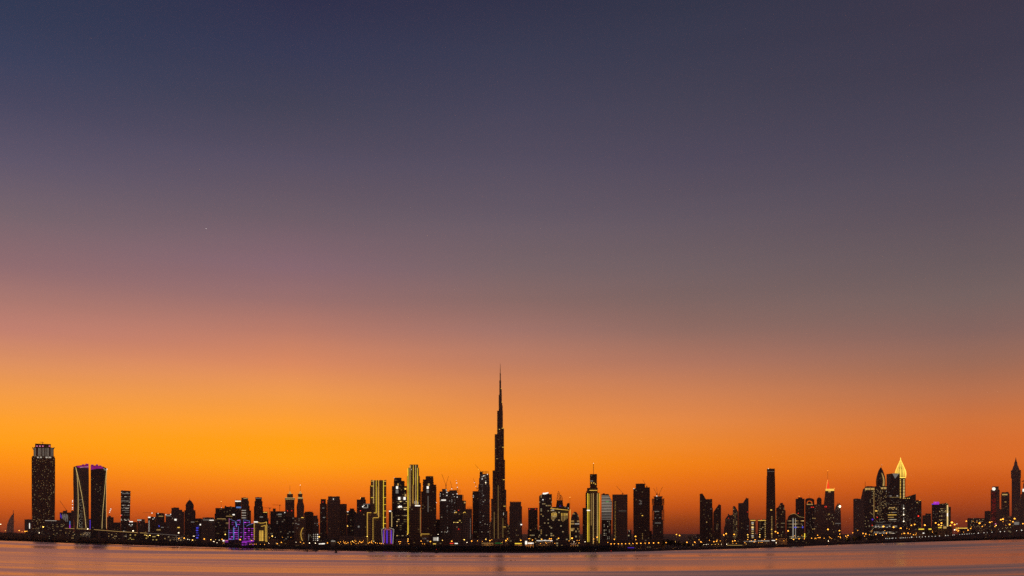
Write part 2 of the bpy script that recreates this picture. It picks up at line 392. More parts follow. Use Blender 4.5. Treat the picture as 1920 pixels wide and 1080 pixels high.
# ---------------------------------------------------------------- haze
HAZE = True
def haze_box():
    m, n2, out = newmat('haze_air')
    v = node(n2, 'ShaderNodeVolumePrincipled')
    v.inputs['Color'].default_value = (.95, .84, .78, 1); v.inputs['Density'].default_value = HAZE_D; v.inputs['Anisotropy'].default_value = 0.45
    n2.links.new(v.outputs[0], out.inputs['Volume'])
    o = link('haze', MB().box(-26000, 26000, -3000, 20500, -3, 1000).mesh('haze'), m)
    tag(o, kind='stuff', label='thin dusk haze over water and city')

# ---------------------------------------------------------------- water
def water():
    m, n2, out = newmat('lagoon_water'); l = n2.links.new
    tc = node(n2, 'ShaderNodeTexCoord'); s = node(n2, 'ShaderNodeSeparateXYZ'); l(tc.outputs['Object'], s.inputs[0])
    # currents run parallel to the curving shore
    xx = math_(n2, 'MULTIPLY', s.outputs[0], s.outputs[0])
    u = math_(n2, 'SUBTRACT', s.outputs[1], math_(n2, 'MULTIPLY', xx, math_(n2, 'ADD', math_(n2, 'DIVIDE', .3, math_(n2, 'MAXIMUM', s.outputs[1], 100.0)), .0005)))
    lu = math_(n2, 'LOGARITHM', math_(n2, 'MAXIMUM', u, 20.0), 2.718)
    def streak(sx, su, det, off):
        c = node(n2, 'ShaderNodeCombineXYZ'); l(math_(n2, 'MULTIPLY', s.outputs[0], sx), c.inputs[0]); l(math_(n2, 'MULTIPLY_ADD', lu, su, off), c.inputs[1])
        n = node(n2, 'ShaderNodeTexNoise'); n.inputs['Scale'].default_value = 1; n.inputs['Detail'].default_value = det; n.inputs['Roughness'].default_value = .6
        l(c.outputs[0], n.inputs['Vector']); return n.outputs['Fac']
    a = streak(.0009, 5.2, 2.5, 5.4); b = streak(.0018, 21.0, 2, 9.7)
    f = math_(n2, 'MULTIPLY_ADD', b, .3, math_(n2, 'MULTIPLY', a, .7))
    # long exposure: the moving surface averages into a bright satin sheen over turbid shallow water
    p = node(n2, 'ShaderNodeBsdfDiffuse'); p.inputs['Color'].default_value = (.16, .11, .09, 1)
    g = node(n2, 'ShaderNodeBsdfGlossy', distribution='MULTI_GGX'); g.inputs['Color'].default_value = (.87, .74, .69, 1)
    # wavelets seen at this low angle show mostly their near faces, so the averaged surface leans towards the open water
    r = node(n2, 'ShaderNodeMapRange', interpolation_type='SMOOTHSTEP'); l(f, r.inputs[0]); r.inputs[1].default_value = .34; r.inputs[2].default_value = .66; r.inputs[3].default_value = -W_T0; r.inputs[4].default_value = -W_T1
    nv = node(n2, 'ShaderNodeCombineXYZ'); l(r.outputs[0], nv.inputs[1]); nv.inputs[2].default_value = 1
    nn = node(n2, 'ShaderNodeVectorMath', operation='NORMALIZE'); l(nv.outputs[0], nn.inputs[0]); l(nn.outputs[0], g.inputs['Normal'])
    g.inputs['Roughness'].default_value = W_R
    mx = node(n2, 'ShaderNodeMixShader'); mx.inputs[0].default_value = .9; l(p.outputs[0], mx.inputs[1]); l(g.outputs[0], mx.inputs[2])
    l(mx.outputs[0], out.inputs['Surface'])
    o = link('water', MB().add([(-25000, -2500, 0), (25000, -2500, 0), (25000, 20000, 0), (-25000, 20000, 0)], [(0, 1, 2, 3)]).mesh('water'), m)
    tag(o, kind='structure', label='calm lagoon streaked pink and mauve by the dusk sky')
W_T0, W_T1, W_R = .02, .12, .18
water()

# ---------------------------------------------------------------- land
def shore_pt(px, dy=0.0):
    d = ys(px) + dy; return ((px - 960) / F * d, d)
PXS = list(range(-260, 2181, 10))
def land():
    mb = MB(); fr = [shore_pt(p, random.uniform(-1, 1) * .002 * ys(p)) for p in PXS]
    vs, fs = [], []
    for i, (x, y) in enumerate(fr):
        t = i / (len(fr) - 1)
        vs += [(x, y, -1.5), (x, y + 3, GZ), (-24000 + 48000 * t, 19950, GZ)]
    for i in range(len(fr) - 1):
        a, b = 3 * i, 3 * i + 3
        fs += [(a, b, b + 1, a + 1), (a + 1, b + 1, b + 2, a + 2)]
    o = link('ground', mb.add(vs, fs).mesh('ground'), plain('sandy_ground', (.06, .045, .034, 1), .95, .4, .004))
    tag(o, kind='structure', label='flat dark sandy shore land under the city')
land()

def mudflat():
    line = [(-60, 1009.5), (0, 1011.6), (125, 1017.6), (260, 1024.4), (430, 1029.5), (560, 1033.2), (700, 1035.6), (800, 1036.9)]
    vs, fs = [], []
    xs = list(range(-60, 640, 6))
    for i, px in enumerate(xs):
        y = interp(line, px); h = .95 * (0.65 + .35 * math.sin(i * .7) * math.sin(i * .23)) * min(1, (640 - px) / 160)
        for yy, z in ((y + h, -.02), (y + h * .6, .22), (y - h * .6, .22), (y - h, -.02)):
            d = CH * F / (yy - HY); vs.append(((px - 960) / F * d, d, z))
    for i in range(len(xs) - 1):
        for j in range(3):
            a = 4 * i + j; fs.append((a, a + 4, a + 5, a + 1))
    o = link('mudflat', MB().add(vs, fs).mesh('mudflat'), plain('wet_mud', (.012, .010, .009, 1), .9))
    tag(o, kind='structure', label='thin dark mudflat line lying just off the shore')
mudflat()

# ---------------------------------------------------------------- leaves
def leafmat(name, a, b):
    m, n2, out = newmat(name); l = n2.links.new
    p = node(n2, 'ShaderNodeBsdfPrincipled'); p.inputs['Roughness'].default_value = .8; p.inputs['Specular IOR Level'].default_value = .2
    g = node(n2, 'ShaderNodeTexCoord'); n = node(n2, 'ShaderNodeTexNoise'); n.inputs['Scale'].default_value = .4; l(g.outputs['Object'], n.inputs['Vector'])
    mx = node(n2, 'ShaderNodeMix', data_type='RGBA'); l(n.outputs['Fac'], mx.inputs['Factor']); mx.inputs['A'].default_value = (*a, 1); mx.inputs['B'].default_value = (*b, 1)
    l(mx.outputs['Result'], p.inputs['Base Color']); l(p.outputs[0], out.inputs['Surface']); return m
LEAF = leafmat('mangrove_leaves', (.008, .009, .006), (.016, .018, .010)); LEAF2 = leafmat('tree_leaves', (.03, .035, .018), (.055, .06, .03))
BARK = plain('bark', (.05, .038, .03, 1), .9)
def leaf_clump(mb, c, r, n, s, flat=.7):
    for _ in range(n):
        while True:
            v = Vector((random.uniform(-1, 1), random.uniform(-1, 1), random.uniform(-1, 1)))
            if .25 < v.length < 1: break
        q = Vector((c[0] + v.x * r, c[1] + v.y * r, c[2] + v.z * r * flat))
        a = Vector((random.gauss(0, 1), random.gauss(0, 1), random.gauss(0, 1))).normalized() * s * random.uniform(.6, 1.3)
        b = a.cross(Vector((random.gauss(0, 1), random.gauss(0, 1), random.gauss(0, 1)))).normalized() * s * random.uniform(.5, 1)
        mb.add([tuple(q - a), tuple(q + b * .7), tuple(q + a), tuple(q - b * .7)], [(0, 1, 2, 3)])

CREST = [(-60, 993.5), (0, 995), (60, 998), (130, 1003), (200, 1007), (300, 1011), (350, 1013), (430, 1019), (500, 1021), (560, 1023), (640, 1021.5), (690, 1020.5), (800, 1020.5),
         (900, 1020), (960, 1020), (1000, 1022), (1040, 1020.5), (1085, 1021.5), (1110, 1020.5), (1140, 1021), (1155, 1023), (1172, 1028), (1215, 1031.5)]
def mangroves():
    mb = MB(); px = -58.0
    core, cf = [], []
    while px < 1212:
        d = ys(px); m = d / F
        y = interp(CREST, px) + 0.9 * math.sin(px * .21) * math.sin(px * .057 + 1) + random.uniform(-.3, .9)
        z1 = CH + (HY - y) / F * (d * 1.02)
        for row, hf in ((.0, .45), (.008, .75), (.02, 1.0)):
            dd = d * (1 + row) + 4; x = (px - 960 + random.uniform(-1, 1)) / F * dd
            h = (z1 - .3) * hf * random.uniform(.8, 1.0); r = max(h * .42, m * .9)
            leaf_clump(mb, (x, dd + random.uniform(-2, 2), max(h - r * .55, .6)), r, 13, m * .62, .75)
            leaf_clump(mb, (x, dd, h * .35), r, 5, m * .8, .9)
        core.append(((px - 960) / F * d, d, max(z1 * .82, .8)))
        px += 1.5
    vs = []
    for x, y, z in core:
        k = (y + 6) / y; k2 = (y * 1.012) / y; k3 = (y * 1.03) / y
        vs += [(x * k, y * k, -.3), (x * k, y * k, z * .5), (x * k2, y * k2, z), (x * k3, y * k3, z * .9), (x * k3, y * k3, -.3)]
    for i in range(len(core) - 1):
        for j in range(4):
            a = 5 * i + j; cf.append((a, a + 5, a + 6, a + 1))
    mb.add(vs, cf)
    me = bpy.data.meshes.new('mangroves'); me.from_pydata(mb.v, [], mb.f)
    o = link('mangroves', me, LEAF); tag(o, kind='stuff', label='black belt of mangroves lining the far shore')
mangroves()

# rocky bank and the lit sea wall on the right-hand shore
def bank(name, x0, x1, crest, th, mat, label, kind=None, cat=None, depth=1.0, step=4):
    vs, fs = [], []; xs = [x0 + (x1 - x0) * i / int((x1 - x0) / step) for i in range(int((x1 - x0) / step) + 1)]
    for px in xs:
        d = ys(px) * depth; y = crest(px)
        d2 = d * (1 + .004); z = CH + (HY - y) / F * d2
        for dd, zz in ((d + 1, -.5), (d + 1.5, .4 * z), (d2, z), (d2 + th, z), (d2 + th, -.5)):
            vs.append(((px - 960) / F * dd, dd, zz))
    n = 5
    for i in range(len(xs) - 1):
        for j in range(n - 1):
            a = n * i + j; fs.append((a, a + n, a + n + 1, a + 1))
    fs += [tuple(range(n)), tuple(range(len(vs) - 1, len(vs) - n - 1, -1))]
    o = link(name, MB().add(vs, fs).mesh(name), mat); tag(o, label, cat, None, kind); return o
def bank_crest(px):
    return wl(px) - 4.2 - .8 * math.sin(px * .31) * math.sin(px * .083)
bank('shore_bank', 1150, 1664, bank_crest, 14, plain('dark_rock', (.03, .025, .02, 1), .95, .5, .2), 'low dark rocky bank at the waterline', kind='structure')
WALL_C = [(1655, 1011.2), (1690, 1009.6), (1720, 1008), (1760, 1006), (1800, 1003), (1830, 1001), (1860, 998.6), (1883, 997.4), (1920, 995), (2000, 992)]
bank('sea_wall', 1655, 2000, lambda p: interp(WALL_C, p), 20, plain('sea_wall_stone', (.045, .035, .03, 1), .9, .4, .05), 'long dark sea wall with a string of white lights on top', cat='wall')

# ================================================================ the skyline, from the first tower on the left to the last on the right
# --- sail-shaped hotel far out at sea level
b = B('sail_hotel', 'hotel', 'far hazy sail-shaped hotel with a mast, alone in the dusk', 20, 1, D=19600)
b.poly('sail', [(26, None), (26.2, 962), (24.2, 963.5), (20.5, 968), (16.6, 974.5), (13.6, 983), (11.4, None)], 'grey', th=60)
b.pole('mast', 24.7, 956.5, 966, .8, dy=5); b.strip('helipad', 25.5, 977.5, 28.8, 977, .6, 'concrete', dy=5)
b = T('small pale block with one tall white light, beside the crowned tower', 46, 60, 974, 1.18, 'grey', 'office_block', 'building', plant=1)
b.strip('light_strip', 55.4, 981, 55.4, 991, 1.1, 'white')
# --- tower with a bright finned crown
b = B('crowned_tower', 'tower', 'tall serrated tower with a bright white finned crown and many warm windows', 81, 1.22)
b.box('shaft', 60.2, 102.4, 855, None, 'warm', slab=2.2, th=110)
b.box('crown', 63, 100.5, 838.5, 855, 'dim', dy=3, th=98); b.box('crown_drum', 66, 95, 832, 838.5, 'dark', dy=9, th=80)
for x in (64, 66.4, 72.2, 74.3, 76.6, 80.4, 82.3, 86, 88.6, 91, 96, 99): b.strip('crown_fin', x, 840, x, 855.5, .6, 'fin', dy=1)  # floodlight falling on the fins is put in as their own weak glow
for x, x2 in ((63.2, 60.3), (99.8, 102)): b.strip('crown_horn', x, 843, x2, 838.6, 1.2, 'concrete', dy=4)
for x in (68, 73.5, 79, 91.5): b.sign(x, 835.5, x + 2.6, 837.3, 'pink', dy=8, part='crown_light')
for x, w in ((69.5, 3), (75, 3.5), (85.5, 4), (91, 5)): b.sign(x, 856.4, x + w, 858.6, 'soft', dy=-3.6, part='terrace_light')
b.pole('roof_mast', 80, 828.5, 833, .7, dy=30); b.strip('roof_crane', 74.5, 828.9, 82, 829.4, .5, 'steel', dy=30)
b = B('hotel_podium', 'building', 'low wide podium building with a lit roof edge at the foot of the crowned tower', 101, 1.1)
b.box('hall', 84, 118, 975.5, None, 'cool', th=60); b.strip('light_strip', 84.5, 976, 106, 976.4, .7, 'soft'); b.box('wing', 98, 121, 983, None, 'dense', dy=-25, th=20)
# --- hotel front with purple dashes
b = B('lit_hotel', 'hotel', 'squat building with a purple-lit dashed front below a slanting crane', 124, 1.35)
b.box('shaft', 112, 137, 961, None, 'dark'); b.box('roof_plant', 118, 126, 957.5, 962, 'concrete', dy=8, th=10, slab=0)
for x, y0, y1 in ((113.5, 963, 970), (115.2, 966, 972), (117.2, 963.5, 972), (118.8, 965, 974), (120.6, 963.5, 970), (121.8, 967, 976), (123.6, 964, 978), (125.3, 964, 972), (126.8, 966, 978)): b.strip('light_strip', x, y0, x, y1, .75, 'violet' if x < 117 else 'dimw')
b.strip('light_strip', 131, 977, 131, 984, 1.2, 'cyan'); b.strip('light_strip', 131, 984, 131, 990, 1.2, 'purple')
LEDH = b
crane('slanting dark crane on top of the purple-dashed squat building', LEDH.D + 14, (124.5, 956.5), (112.2, 939), 960.5, ((124.2, 960.8, .5, G['lampy']),))
b = T('slim dark block carrying a mast of white lights, beside the curved twin towers', 133.4, 138.5, 958, 1.3, 'dark', 'stair_block', 'building', plant=0)
b.pole('mast', 136, 937.5, 958, .5)
for y in (938.5, 941, 946, 951.5, 954.5): b.lamp('work_light', 136, y, .75, 'white', dy=5)
# --- curved twin towers
b = B('curved_tower', 'tower', 'broader of two curved twin towers, two gold lines fanning down its front', 152, 1.12, 'curved twin towers')
b.poly('shaft', [(140, None), (138.2, 960), (137.2, 900), (137.3, 880), (138, 875), (141.5, 874.6), (143, 873.4), (155, 871.8), (166.3, 871.2), (166.7, 900), (166.6, 950), (167, None)], 'dark', th=70)
b.path('light_strip', [(141.8, 876), (144, 886), (145.6, 905), (146.6, 930), (146.6, 958), (146, 978), (145, 990)], .5, 'pale')
b.path('light_strip', [(142, 876), (145.5, 890), (149, 906), (153.5, 929), (157.6, 955), (160, 975), (161.3, 990)], .55, 'pale')
b.box('dotted_panel', 148, 155.5, 936, 990, 'dots', dy=-.8, th=2, slab=0)
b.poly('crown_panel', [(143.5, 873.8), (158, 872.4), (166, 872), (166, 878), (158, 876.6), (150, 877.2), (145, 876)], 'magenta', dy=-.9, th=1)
b.strip('light_strip', 150, 876.4, 165.8, 875, .6, 'soft', dy=-2.4)
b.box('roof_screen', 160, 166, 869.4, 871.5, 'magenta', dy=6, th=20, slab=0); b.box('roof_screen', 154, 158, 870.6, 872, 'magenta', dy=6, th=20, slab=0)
b = B('curved_tower', 'tower', 'slimmer of two curved twin towers, gold line on its outer edge', 185, 1.12, 'curved twin towers')
b.poly('shaft', [(170, None), (170.2, 950), (170, 900), (170, 873), (181, 872.6), (194, 875), (199.6, 878), (200.4, 880), (199.6, 905), (199.4, 950), (200.2, None)], 'dark', th=70)
b.path('light_strip', [(200, 880), (197.8, 900), (195.4, 930), (193, 955), (191.6, 978), (191.2, 991)], .55, 'pale')
b.path('light_strip', [(200.3, 882), (199.4, 900), (199.2, 955), (199.6, 991)], .42, 'pale')
b.path('light_strip', [(193.8, 878), (197, 880), (199.6, 882.6)], .7, 'soft')
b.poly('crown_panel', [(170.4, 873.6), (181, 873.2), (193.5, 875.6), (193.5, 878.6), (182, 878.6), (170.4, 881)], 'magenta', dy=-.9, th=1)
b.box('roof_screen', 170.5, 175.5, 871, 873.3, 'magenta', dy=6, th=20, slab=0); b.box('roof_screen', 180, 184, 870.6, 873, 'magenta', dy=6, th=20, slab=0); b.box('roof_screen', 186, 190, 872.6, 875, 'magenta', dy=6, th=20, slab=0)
b.box('dotted_panel', 186.6, 189.4, 895, 985, 'dim', dy=-.8, th=2, slab=0); b.sign(200, 878.6, 201, 881, 'white', part='corner_light')
b = T('narrow violet-lit building seen in the gap between the curved twin towers', 166.5, 170.5, 973, 1.6, 'dark', 'office_block', 'building', plant=0)
b.strip('light_strip', 169, 975, 169, 991.5, 1.3, 'violet'); b.strip('light_strip', 167.6, 975.5, 169.4, 975.5, .8, 'dimw')
# --- blocks up to the domed tower
b = T('plain dark block with a lit crane, right beside the slimmer curved tower', 200.8, 213, 970, 1.4, 'dark', 'apartment_block', 'building', [(203, 208, 968, 971)])
crane('short crane with three white lights on the block beside the curved towers', b.D + 12, (204, 966), (208.4, 952), 969.8, [(205.5, 960.5, .8, G['white']), (206.5, 957.5, .9, G['white']), (207.8, 954.3, .9, G['white'])])
b = T('low dark terrace between the curved towers and the banded office tower', 213, 226, 980, 1.5, 'dim', 'apartment_block', 'building')
b = B('office_tower', 'tower', 'lone office tower tapering downward, banded with rows of white windows', 235, 1.42)
b.poly('shaft', [(226.2, None), (226.6, 920), (228, 919.4), (244.8, 920.4), (242.8, None)], 'rows', th=60)
b.sign(226.8, 920.6, 244.4, 922, 'concrete', part='roof_parapet'); b.lamp('warning_light', 226.6, 966.5, .9, 'red')
for y, x0, x1 in ((925.5, 229, 243), (939, 228, 243), (947, 229, 236), (951.5, 231, 242), (957, 229, 242), (960.5, 234, 242)): b.sign(x0, y - .35, x1, y + .35, 'dimw', part='lit_floor')
b = T('dark low block with a white lit sign box on its roof', 237.5, 257, 979.5, 1.3, 'dark', 'office_block', 'building')
b.sign(242.8, 977.4, 249.2, 980.4, 'white', dy=2); b.lamp('sign_light', 242.5, 983.6, .7, 'white'); b.lamp('sign_light', 247.8, 983.6, .7, 'white'); b.sign(244, 984.5, 247, 987, 'dimw'); b.lamp('warning_light', 242.4, 977.6, .5, 'red', dy=2)
b = T('low block with a flat line of white roof lights', 257.5, 272, 974, 1.35, 'dim', 'office_block', 'building')
for x in (258.5, 261, 264): b.lamp('roof_light', x, 975.2, .7, 'white')
b.lamp('warning_light', 261.6, 978.5, .5, 'red')
T('stub of dark building between the block with roof lights and the dotted-edge block', 271.5, 277, 981, 1.3, 'warm', 'office_block', 'building', plant=1)
b = T('block with a vertical line of white dots and a bright floodlight at its corner', 277.2, 292, 969.6, 1.25, 'dark', 'office_block', 'building')
for i in range(11): b.lamp('edge_light', 279.4, 977 + i * 1.9, .45, 'white')
b.sign(277.8, 969, 282, 971, 'white', part='floodlight'); b.lamp('roof_light', 289.5, 970.8, .6, 'white'); b.lamp('roof_light', 286.8, 973.3, .6, 'white')
b = T('square-topped block with one warm lit floor, beneath a flat-jib crane', 292.2, 308.5, 962.6, 1.45, 'dim', 'apartment_block', 'building')
b.sign(297.5, 967.4, 306, 968.4, 'softgold', part='lit_floor'); b.lamp('roof_light', 296.4, 962.6, .7, 'white')
crane('crane with a long level jib carrying a white light box', b.D + 14, (294, 961.8), (267.5, 961.4), 963, [(285, 962, 1.0, G['white'])], tail=4, w=.4)
b = T('dark low block with a blue logo and a white sign, under the square-topped block', 290, 311, 979.5, 1.12, 'dark', 'office_block', 'building')
b.strip('logo', 297.8, 985.2, 298.8, 987.8, 1.1, 'blue'); b.sign(302, 988.2, 307, 989.4, 'dimw'); b.sign(293.5, 993, 301, 994.2, 'softgold', part='canopy_light')
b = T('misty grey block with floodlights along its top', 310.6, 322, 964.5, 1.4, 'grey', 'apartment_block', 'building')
b.lamp('floodlight', 311.2, 965.2, .8, 'white'); b.lamp('floodlight', 320, 964.2, .8, 'white'); b.sign(312, 965.4, 320, 967.8, 'dimw', part='lit_floor')
b = T('broad dark stepped block just before the domed tower', 321, 345.5, 959.5, 1.3, 'dark', 'apartment_block', 'building', [(321.5, 336, 952.8, None), (336, 341.5, 956.3, None), (324.5, 335.5, 952.2, 953.4, 'roof_parapet')])
b.sign(327.2, 973, 331, 976, 'white'); b.lamp('floodlight', 323.6, 971.8, .8, 'dimw'); b.sign(332.8, 988.3, 337, 989.8, 'gold')
b = B('domed_tower', 'tower', 'dark tower topped by a pointed dome and short spire', 355.5, 1.5)
b.box('shaft', 346, 366.4, 957, None, 'dark'); b.box('upper_drum', 348.3, 363.2, 948.5, 958, 'dark', dy=4, th=34)
b.lathe('dome', 355.6, [(7.3, 949), (7.1, 946.5), (5.9, 943.8), (4.3, 941.2), (2.6, 939), (1, 937.6), (.25, 936.6)], 'roofing', 16, dy=4); b.pole('spire', 355.6, 933.6, 938, .45, dy=20)
b.box('balcony_wing', 364, 366.8, 962, 966, 'dark', dy=-2, th=20); b.lamp('warning_light', 363.4, 953, .4, 'red'); b.sign(358, 978.2, 364.5, 979.4, 'dimw', part='lit_floor')
T('low dark shoulder block beside the domed tower', 365.5, 378, 972.6, 1.4, 'dark', 'apartment_block', 'building')
b = B('lit_block', 'building', 'slim block banded with deep blue light from top to bottom', 370.5, 1.15)
b.box('shaft', 366.5, 375, 984, None, 'dark'); b.box('led_screen', 367.8, 372.8, 986, 1011, 'bluegrid', dy=-1, th=1.2, slab=0); b.sign(374.4, 982.4, 376.8, 985, 'white', dy=-3, part='floodlight'); b.sign(367.5, 1011.2, 372, 1013.6, 'pink', part='entrance_light')
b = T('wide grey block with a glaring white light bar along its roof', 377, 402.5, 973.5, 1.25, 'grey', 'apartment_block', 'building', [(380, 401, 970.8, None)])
b.sign(392.6, 974.8, 400.8, 976, 'white', dy=-2); b.sign(380.5, 974.4, 392, 975.4, 'dimw', dy=-2, part='light_strip')
b = T('broad dark twin-roofed block with orange lit floors and a rooftop antenna', 402.5, 441, 963.5, 1.45, 'dim', 'apartment_block', 'building', [(404, 421.2, 953, None), (421, 441, 950.6, None), (421.5, 424, 949, 951), (431, 434, 949.8, 951)])
b.pole('antenna', 414.8, 937, 953, .35); b.lamp('beacon', 414.6, 940, .42, 'lampy', dy=6); b.lamp('beacon', 415.4, 951.8, .5, 'white', dy=4)
for x0, x1, y in ((424, 436, 967.8), (407, 423, 972.8), (423.5, 429, 980.6)): b.sign(x0, y - .35, x1, y + .35, 'softgold', part='lit_floor')
b.sign(436, 964, 440, 966, 'white')
# --- white-topped tower, stepped pair
b = T('slim tower with a solid white bar across its top', 440.6, 452.4, 938.4, 1.55, 'dark', 'office_tower', 'tower')
b.sign(441, 938.8, 451.6, 940.6, 'white', dy=-1.6, part='roof_sign'); b.sign(443, 950, 452, 952.6, 'cyan', part='logo')
b = T('stepped tower with four white lit floors, behind the white-topped slim tower', 452.6, 465, 933.6, 1.8, 'dim', 'office_tower', 'tower', [(453, 466.6, 939, None), (454, 468, 949, None), (456, 470.6, 957.6, None)])
b.sign(456.5, 934, 464, 935, 'softgold', part='roof_sign')
for y in (957, 961.5, 966.5, 971): b.sign(453, y - .5, 461.2, y + .5, 'soft', dy=-2, part='lit_floor')
b = T('lone stepped tower standing clear between the white-topped tower and the cranes', 478.8, 490.8, 932.8, 1.7, 'dark', 'office_tower', 'tower', [(477.4, 492, 940, None), (476.2, 493.2, 950, None)])
b.sign(479.5, 933.8, 490, 934.6, 'dimw', part='roof_sign')
b = T('low stepped block with an orange roof line, joined to the lone stepped tower', 493, 501.8, 960, 1.6, 'dim', 'apartment_block', 'building', [(495, 503.6, 972, None)])
b.sign(493.6, 960.2, 501, 961, 'gold', part='roof_sign'); b.sign(487, 968.4, 493, 970.2, 'dimw')
crane('tall thin crane standing free beside the gold-outlined building', 2450, (505.8, 952.4), (494.5, 952.2), 1010, [(505, 979, .7, G['red'])], w=.5)
# --- purple complex
b = B('lit_complex', 'building', 'purple and blue neon-outlined building complex of several wings', 453, 1.06)
b.box('shaft', 429, 450, 993, None, 'dark', dy=6, th=30, slab=.3); b.box('upper_hall', 434, 450, 977, 993, 'dark', dy=9, th=26, slab=.3); b.box('shaft', 450, 470, 975.5, None, 'dark', dy=7, th=30, slab=.3); b.box('wing', 468, 476.5, 982.5, None, 'dark', dy=3, th=26, slab=.3); b.box('podium', 453, 479, 1013.5, None, 'purp', dy=-6, th=9, slab=.3)
for x0, x1, y0, y1, mt in ((434.5, 440.5, 978, 988, 'purp'), (444, 450, 975.5, 985.5, 'purp'), (457.6, 467.6, 977, 985, 'purp'), (429.2, 436.4, 994.5, 1012, 'purp'), (438.6, 446, 990, 1012, 'purp'), (450.5, 453.8, 989, 1008, 'purp'), (457.8, 468, 989, 1012, 'purp'), (470.6, 475.8, 988, 1012, 'purp')): b.box('led_screen', x0, x1, y0, y1, mt, dy=-.5, th=1.4, slab=0)
b.strip('light_strip', 429.6, 972, 429.6, 992, .5, 'pink'); b.path('light_strip', [(429.6, 973), (435, 975), (441.2, 977.2)], .5, 'ice')
b.path('light_strip', [(444, 977), (446, 975), (450.2, 974.4), (450.2, 981)], .5, 'ice'); b.path('light_strip', [(456.8, 1012), (456.8, 974.6), (462, 975.4), (468, 977.2), (467.8, 981)], .5, 'ice'); b.strip('light_strip', 458, 987.2, 458, 1013, .7, 'magenta')
b.path('light_strip', [(462, 986.6), (467, 983.8), (475.6, 981)], .6, 'ice')
for x, y0 in ((437.4, 989), (447.2, 987), (429, 993)): b.strip('light_strip', x, y0, x, 1012, .55, 'ice')
b.strip('light_strip', 438.6, 989, 438.6, 1012, 1.0, 'cyan'); b.strip('light_strip', 442, 978, 443.6, 988, 1.6, 'cyan')
b.path('light_strip', [(454, 1015.5), (466, 1015), (478.8, 1014.4)], .7, 'purple', dy=-7.4); b.strip('light_strip', 428, 1011.6, 437, 1011.6, .7, 'ice'); b.strip('light_strip', 453.5, 1017.2, 462, 1017.2, .6, 'purple', dy=-7.4)
b.box('annex', 421.5, 428, 1012.5, None, 'dark', dy=-5, th=10, slab=0); b.sign(422, 1012.8, 427.8, 1013.8, 'pink', dy=-6.5, part='light_strip'); b.sign(422, 1015.6, 427.8, 1016.4, 'purple', dy=-6.5, part='light_strip')
b = B('lit_building', 'building', 'dark building outlined in gold with a grid of gold windows', 489, 1.08)
b.poly('shaft', [(476.4, None), (476.4, 979.5), (482, 979), (487, 980.6), (494, 980.4), (499.6, 978.6), (501.6, 985), (501.6, None)], 'dark', th=34)
b.path('light_strip', [(483, 979), (487.5, 980.8), (494, 980.6), (499.8, 978.6)], .7, 'gold'); b.strip('light_strip', 499.8, 978.6, 499.8, 1015, .55, 'gold'); b.path('light_strip', [(489.6, 987), (494, 986), (497.6, 985.2), (497.6, 1014.6), (502, 1014.8)], .7, 'gold')
b.sign(476, 977.6, 483.5, 979.6, 'white', part='roof_sign')
for i in range(15): b.strip('edge_light', 475.7, 982 + i * 2.1, 477.6, 982 + i * 2.1, .7, 'gold')
for i in range(13): b.strip('edge_light', 501, 985 + i * 2.3, 502, 985 + i * 2.3, .6, 'softgold')
for i in range(9):
    b.sign(486.2, 995.2 + i * 2.2, 489, 996.4 + i * 2.2, 'gold', part='lit_window'); b.sign(490, 995.2 + i * 2.2, 493.8, 996.4 + i * 2.2, 'gold', part='lit_window')
# --- from the big dark slab to the gold-lined tower
b = T('big dark slab building in front of the straight-sided spire tower', 507, 536, 959.2, 1.25, 'cool', 'apartment_block', 'building', [(511.8, 516.8, 954, 960), (535, 551, 969.5, None, 'wing', 'cool')])
b.lamp('floodlight', 534, 961, .9, 'white', dy=-2); b.sign(521.5, 963.2, 528, 965.4, 'dimw', part='lit_floor')
crane('flat-top crane on the big dark slab building', b.D + 14, (524.5, 947), (511, 946.6), 960.5, (), tail=2.5, w=.45)
for x, y, hw in ((505.6, 985, 2.0),): T('narrow pale stair block between the gold-outlined building and the big dark slab', 503.2, 507.4, 983, 1.3, 'cool', 'stair_block', 'building', plant=0)
b = B('spire_tower', 'tower', 'straight-sided spire tower with white cornice lines and a gold pyramid', 543.5, 1.75, 'gold-topped spire pair')
b.box('shaft', 534.8, 552, 937, None, 'dark'); b.box('cornice', 534.2, 552.8, 933, 937, 'dark', dy=-1, th=46, slab=0); b.box('penthouse', 538.2, 549.2, 926.6, 933, 'dark', dy=5, th=30)
b.strip('light_strip', 534.4, 933.5, 552.6, 933.5, .6, 'pale', dy=-2.4); b.strip('light_strip', 534.6, 935.8, 552.4, 935.8, .5, 'pale', dy=-2.4)
b.lathe('gold_crown', 543.6, [(5.4, 926.6), (3.4, 925), (2.2, 923.6), (1.3, 922), (.4, 920.6)], 'softgold', 4, dy=8); b.lathe('crown_lantern', 543.6, [(1.6, 925), (1.6, 923), (.3, 921)], 'softgold', 8, dy=6); b.pole('antenna', 543.6, 910.5, 921, .4, dy=20)
b.lamp('warning_light', 539, 957.6, .6, 'red'); b.lamp('warning_light', 547, 957.6, .6, 'red')
b = B('spire_tower', 'tower', 'waisted spire tower flaring at its middle, gold pyramid on top', 563.3, 1.75, 'gold-topped spire pair')
b.poly('shaft', [(556.6, None), (556.6, 972), (556, 950), (556.6, 947), (558, 941), (558.4, 932), (568, 932), (568.2, 941), (569.8, 946), (570.6, 950), (569.8, 962), (570, None)], 'dark', th=40)
b.poly('penthouse', [(559.4, 932), (558.2, 926), (567.6, 926), (566.4, 932)], 'dark', dy=4, th=30)
b.strip('light_strip', 558.2, 932.8, 568.2, 932.8, .7, 'pale'); b.strip('light_strip', 558.2, 934.6, 568.2, 934.6, .5, 'pale')
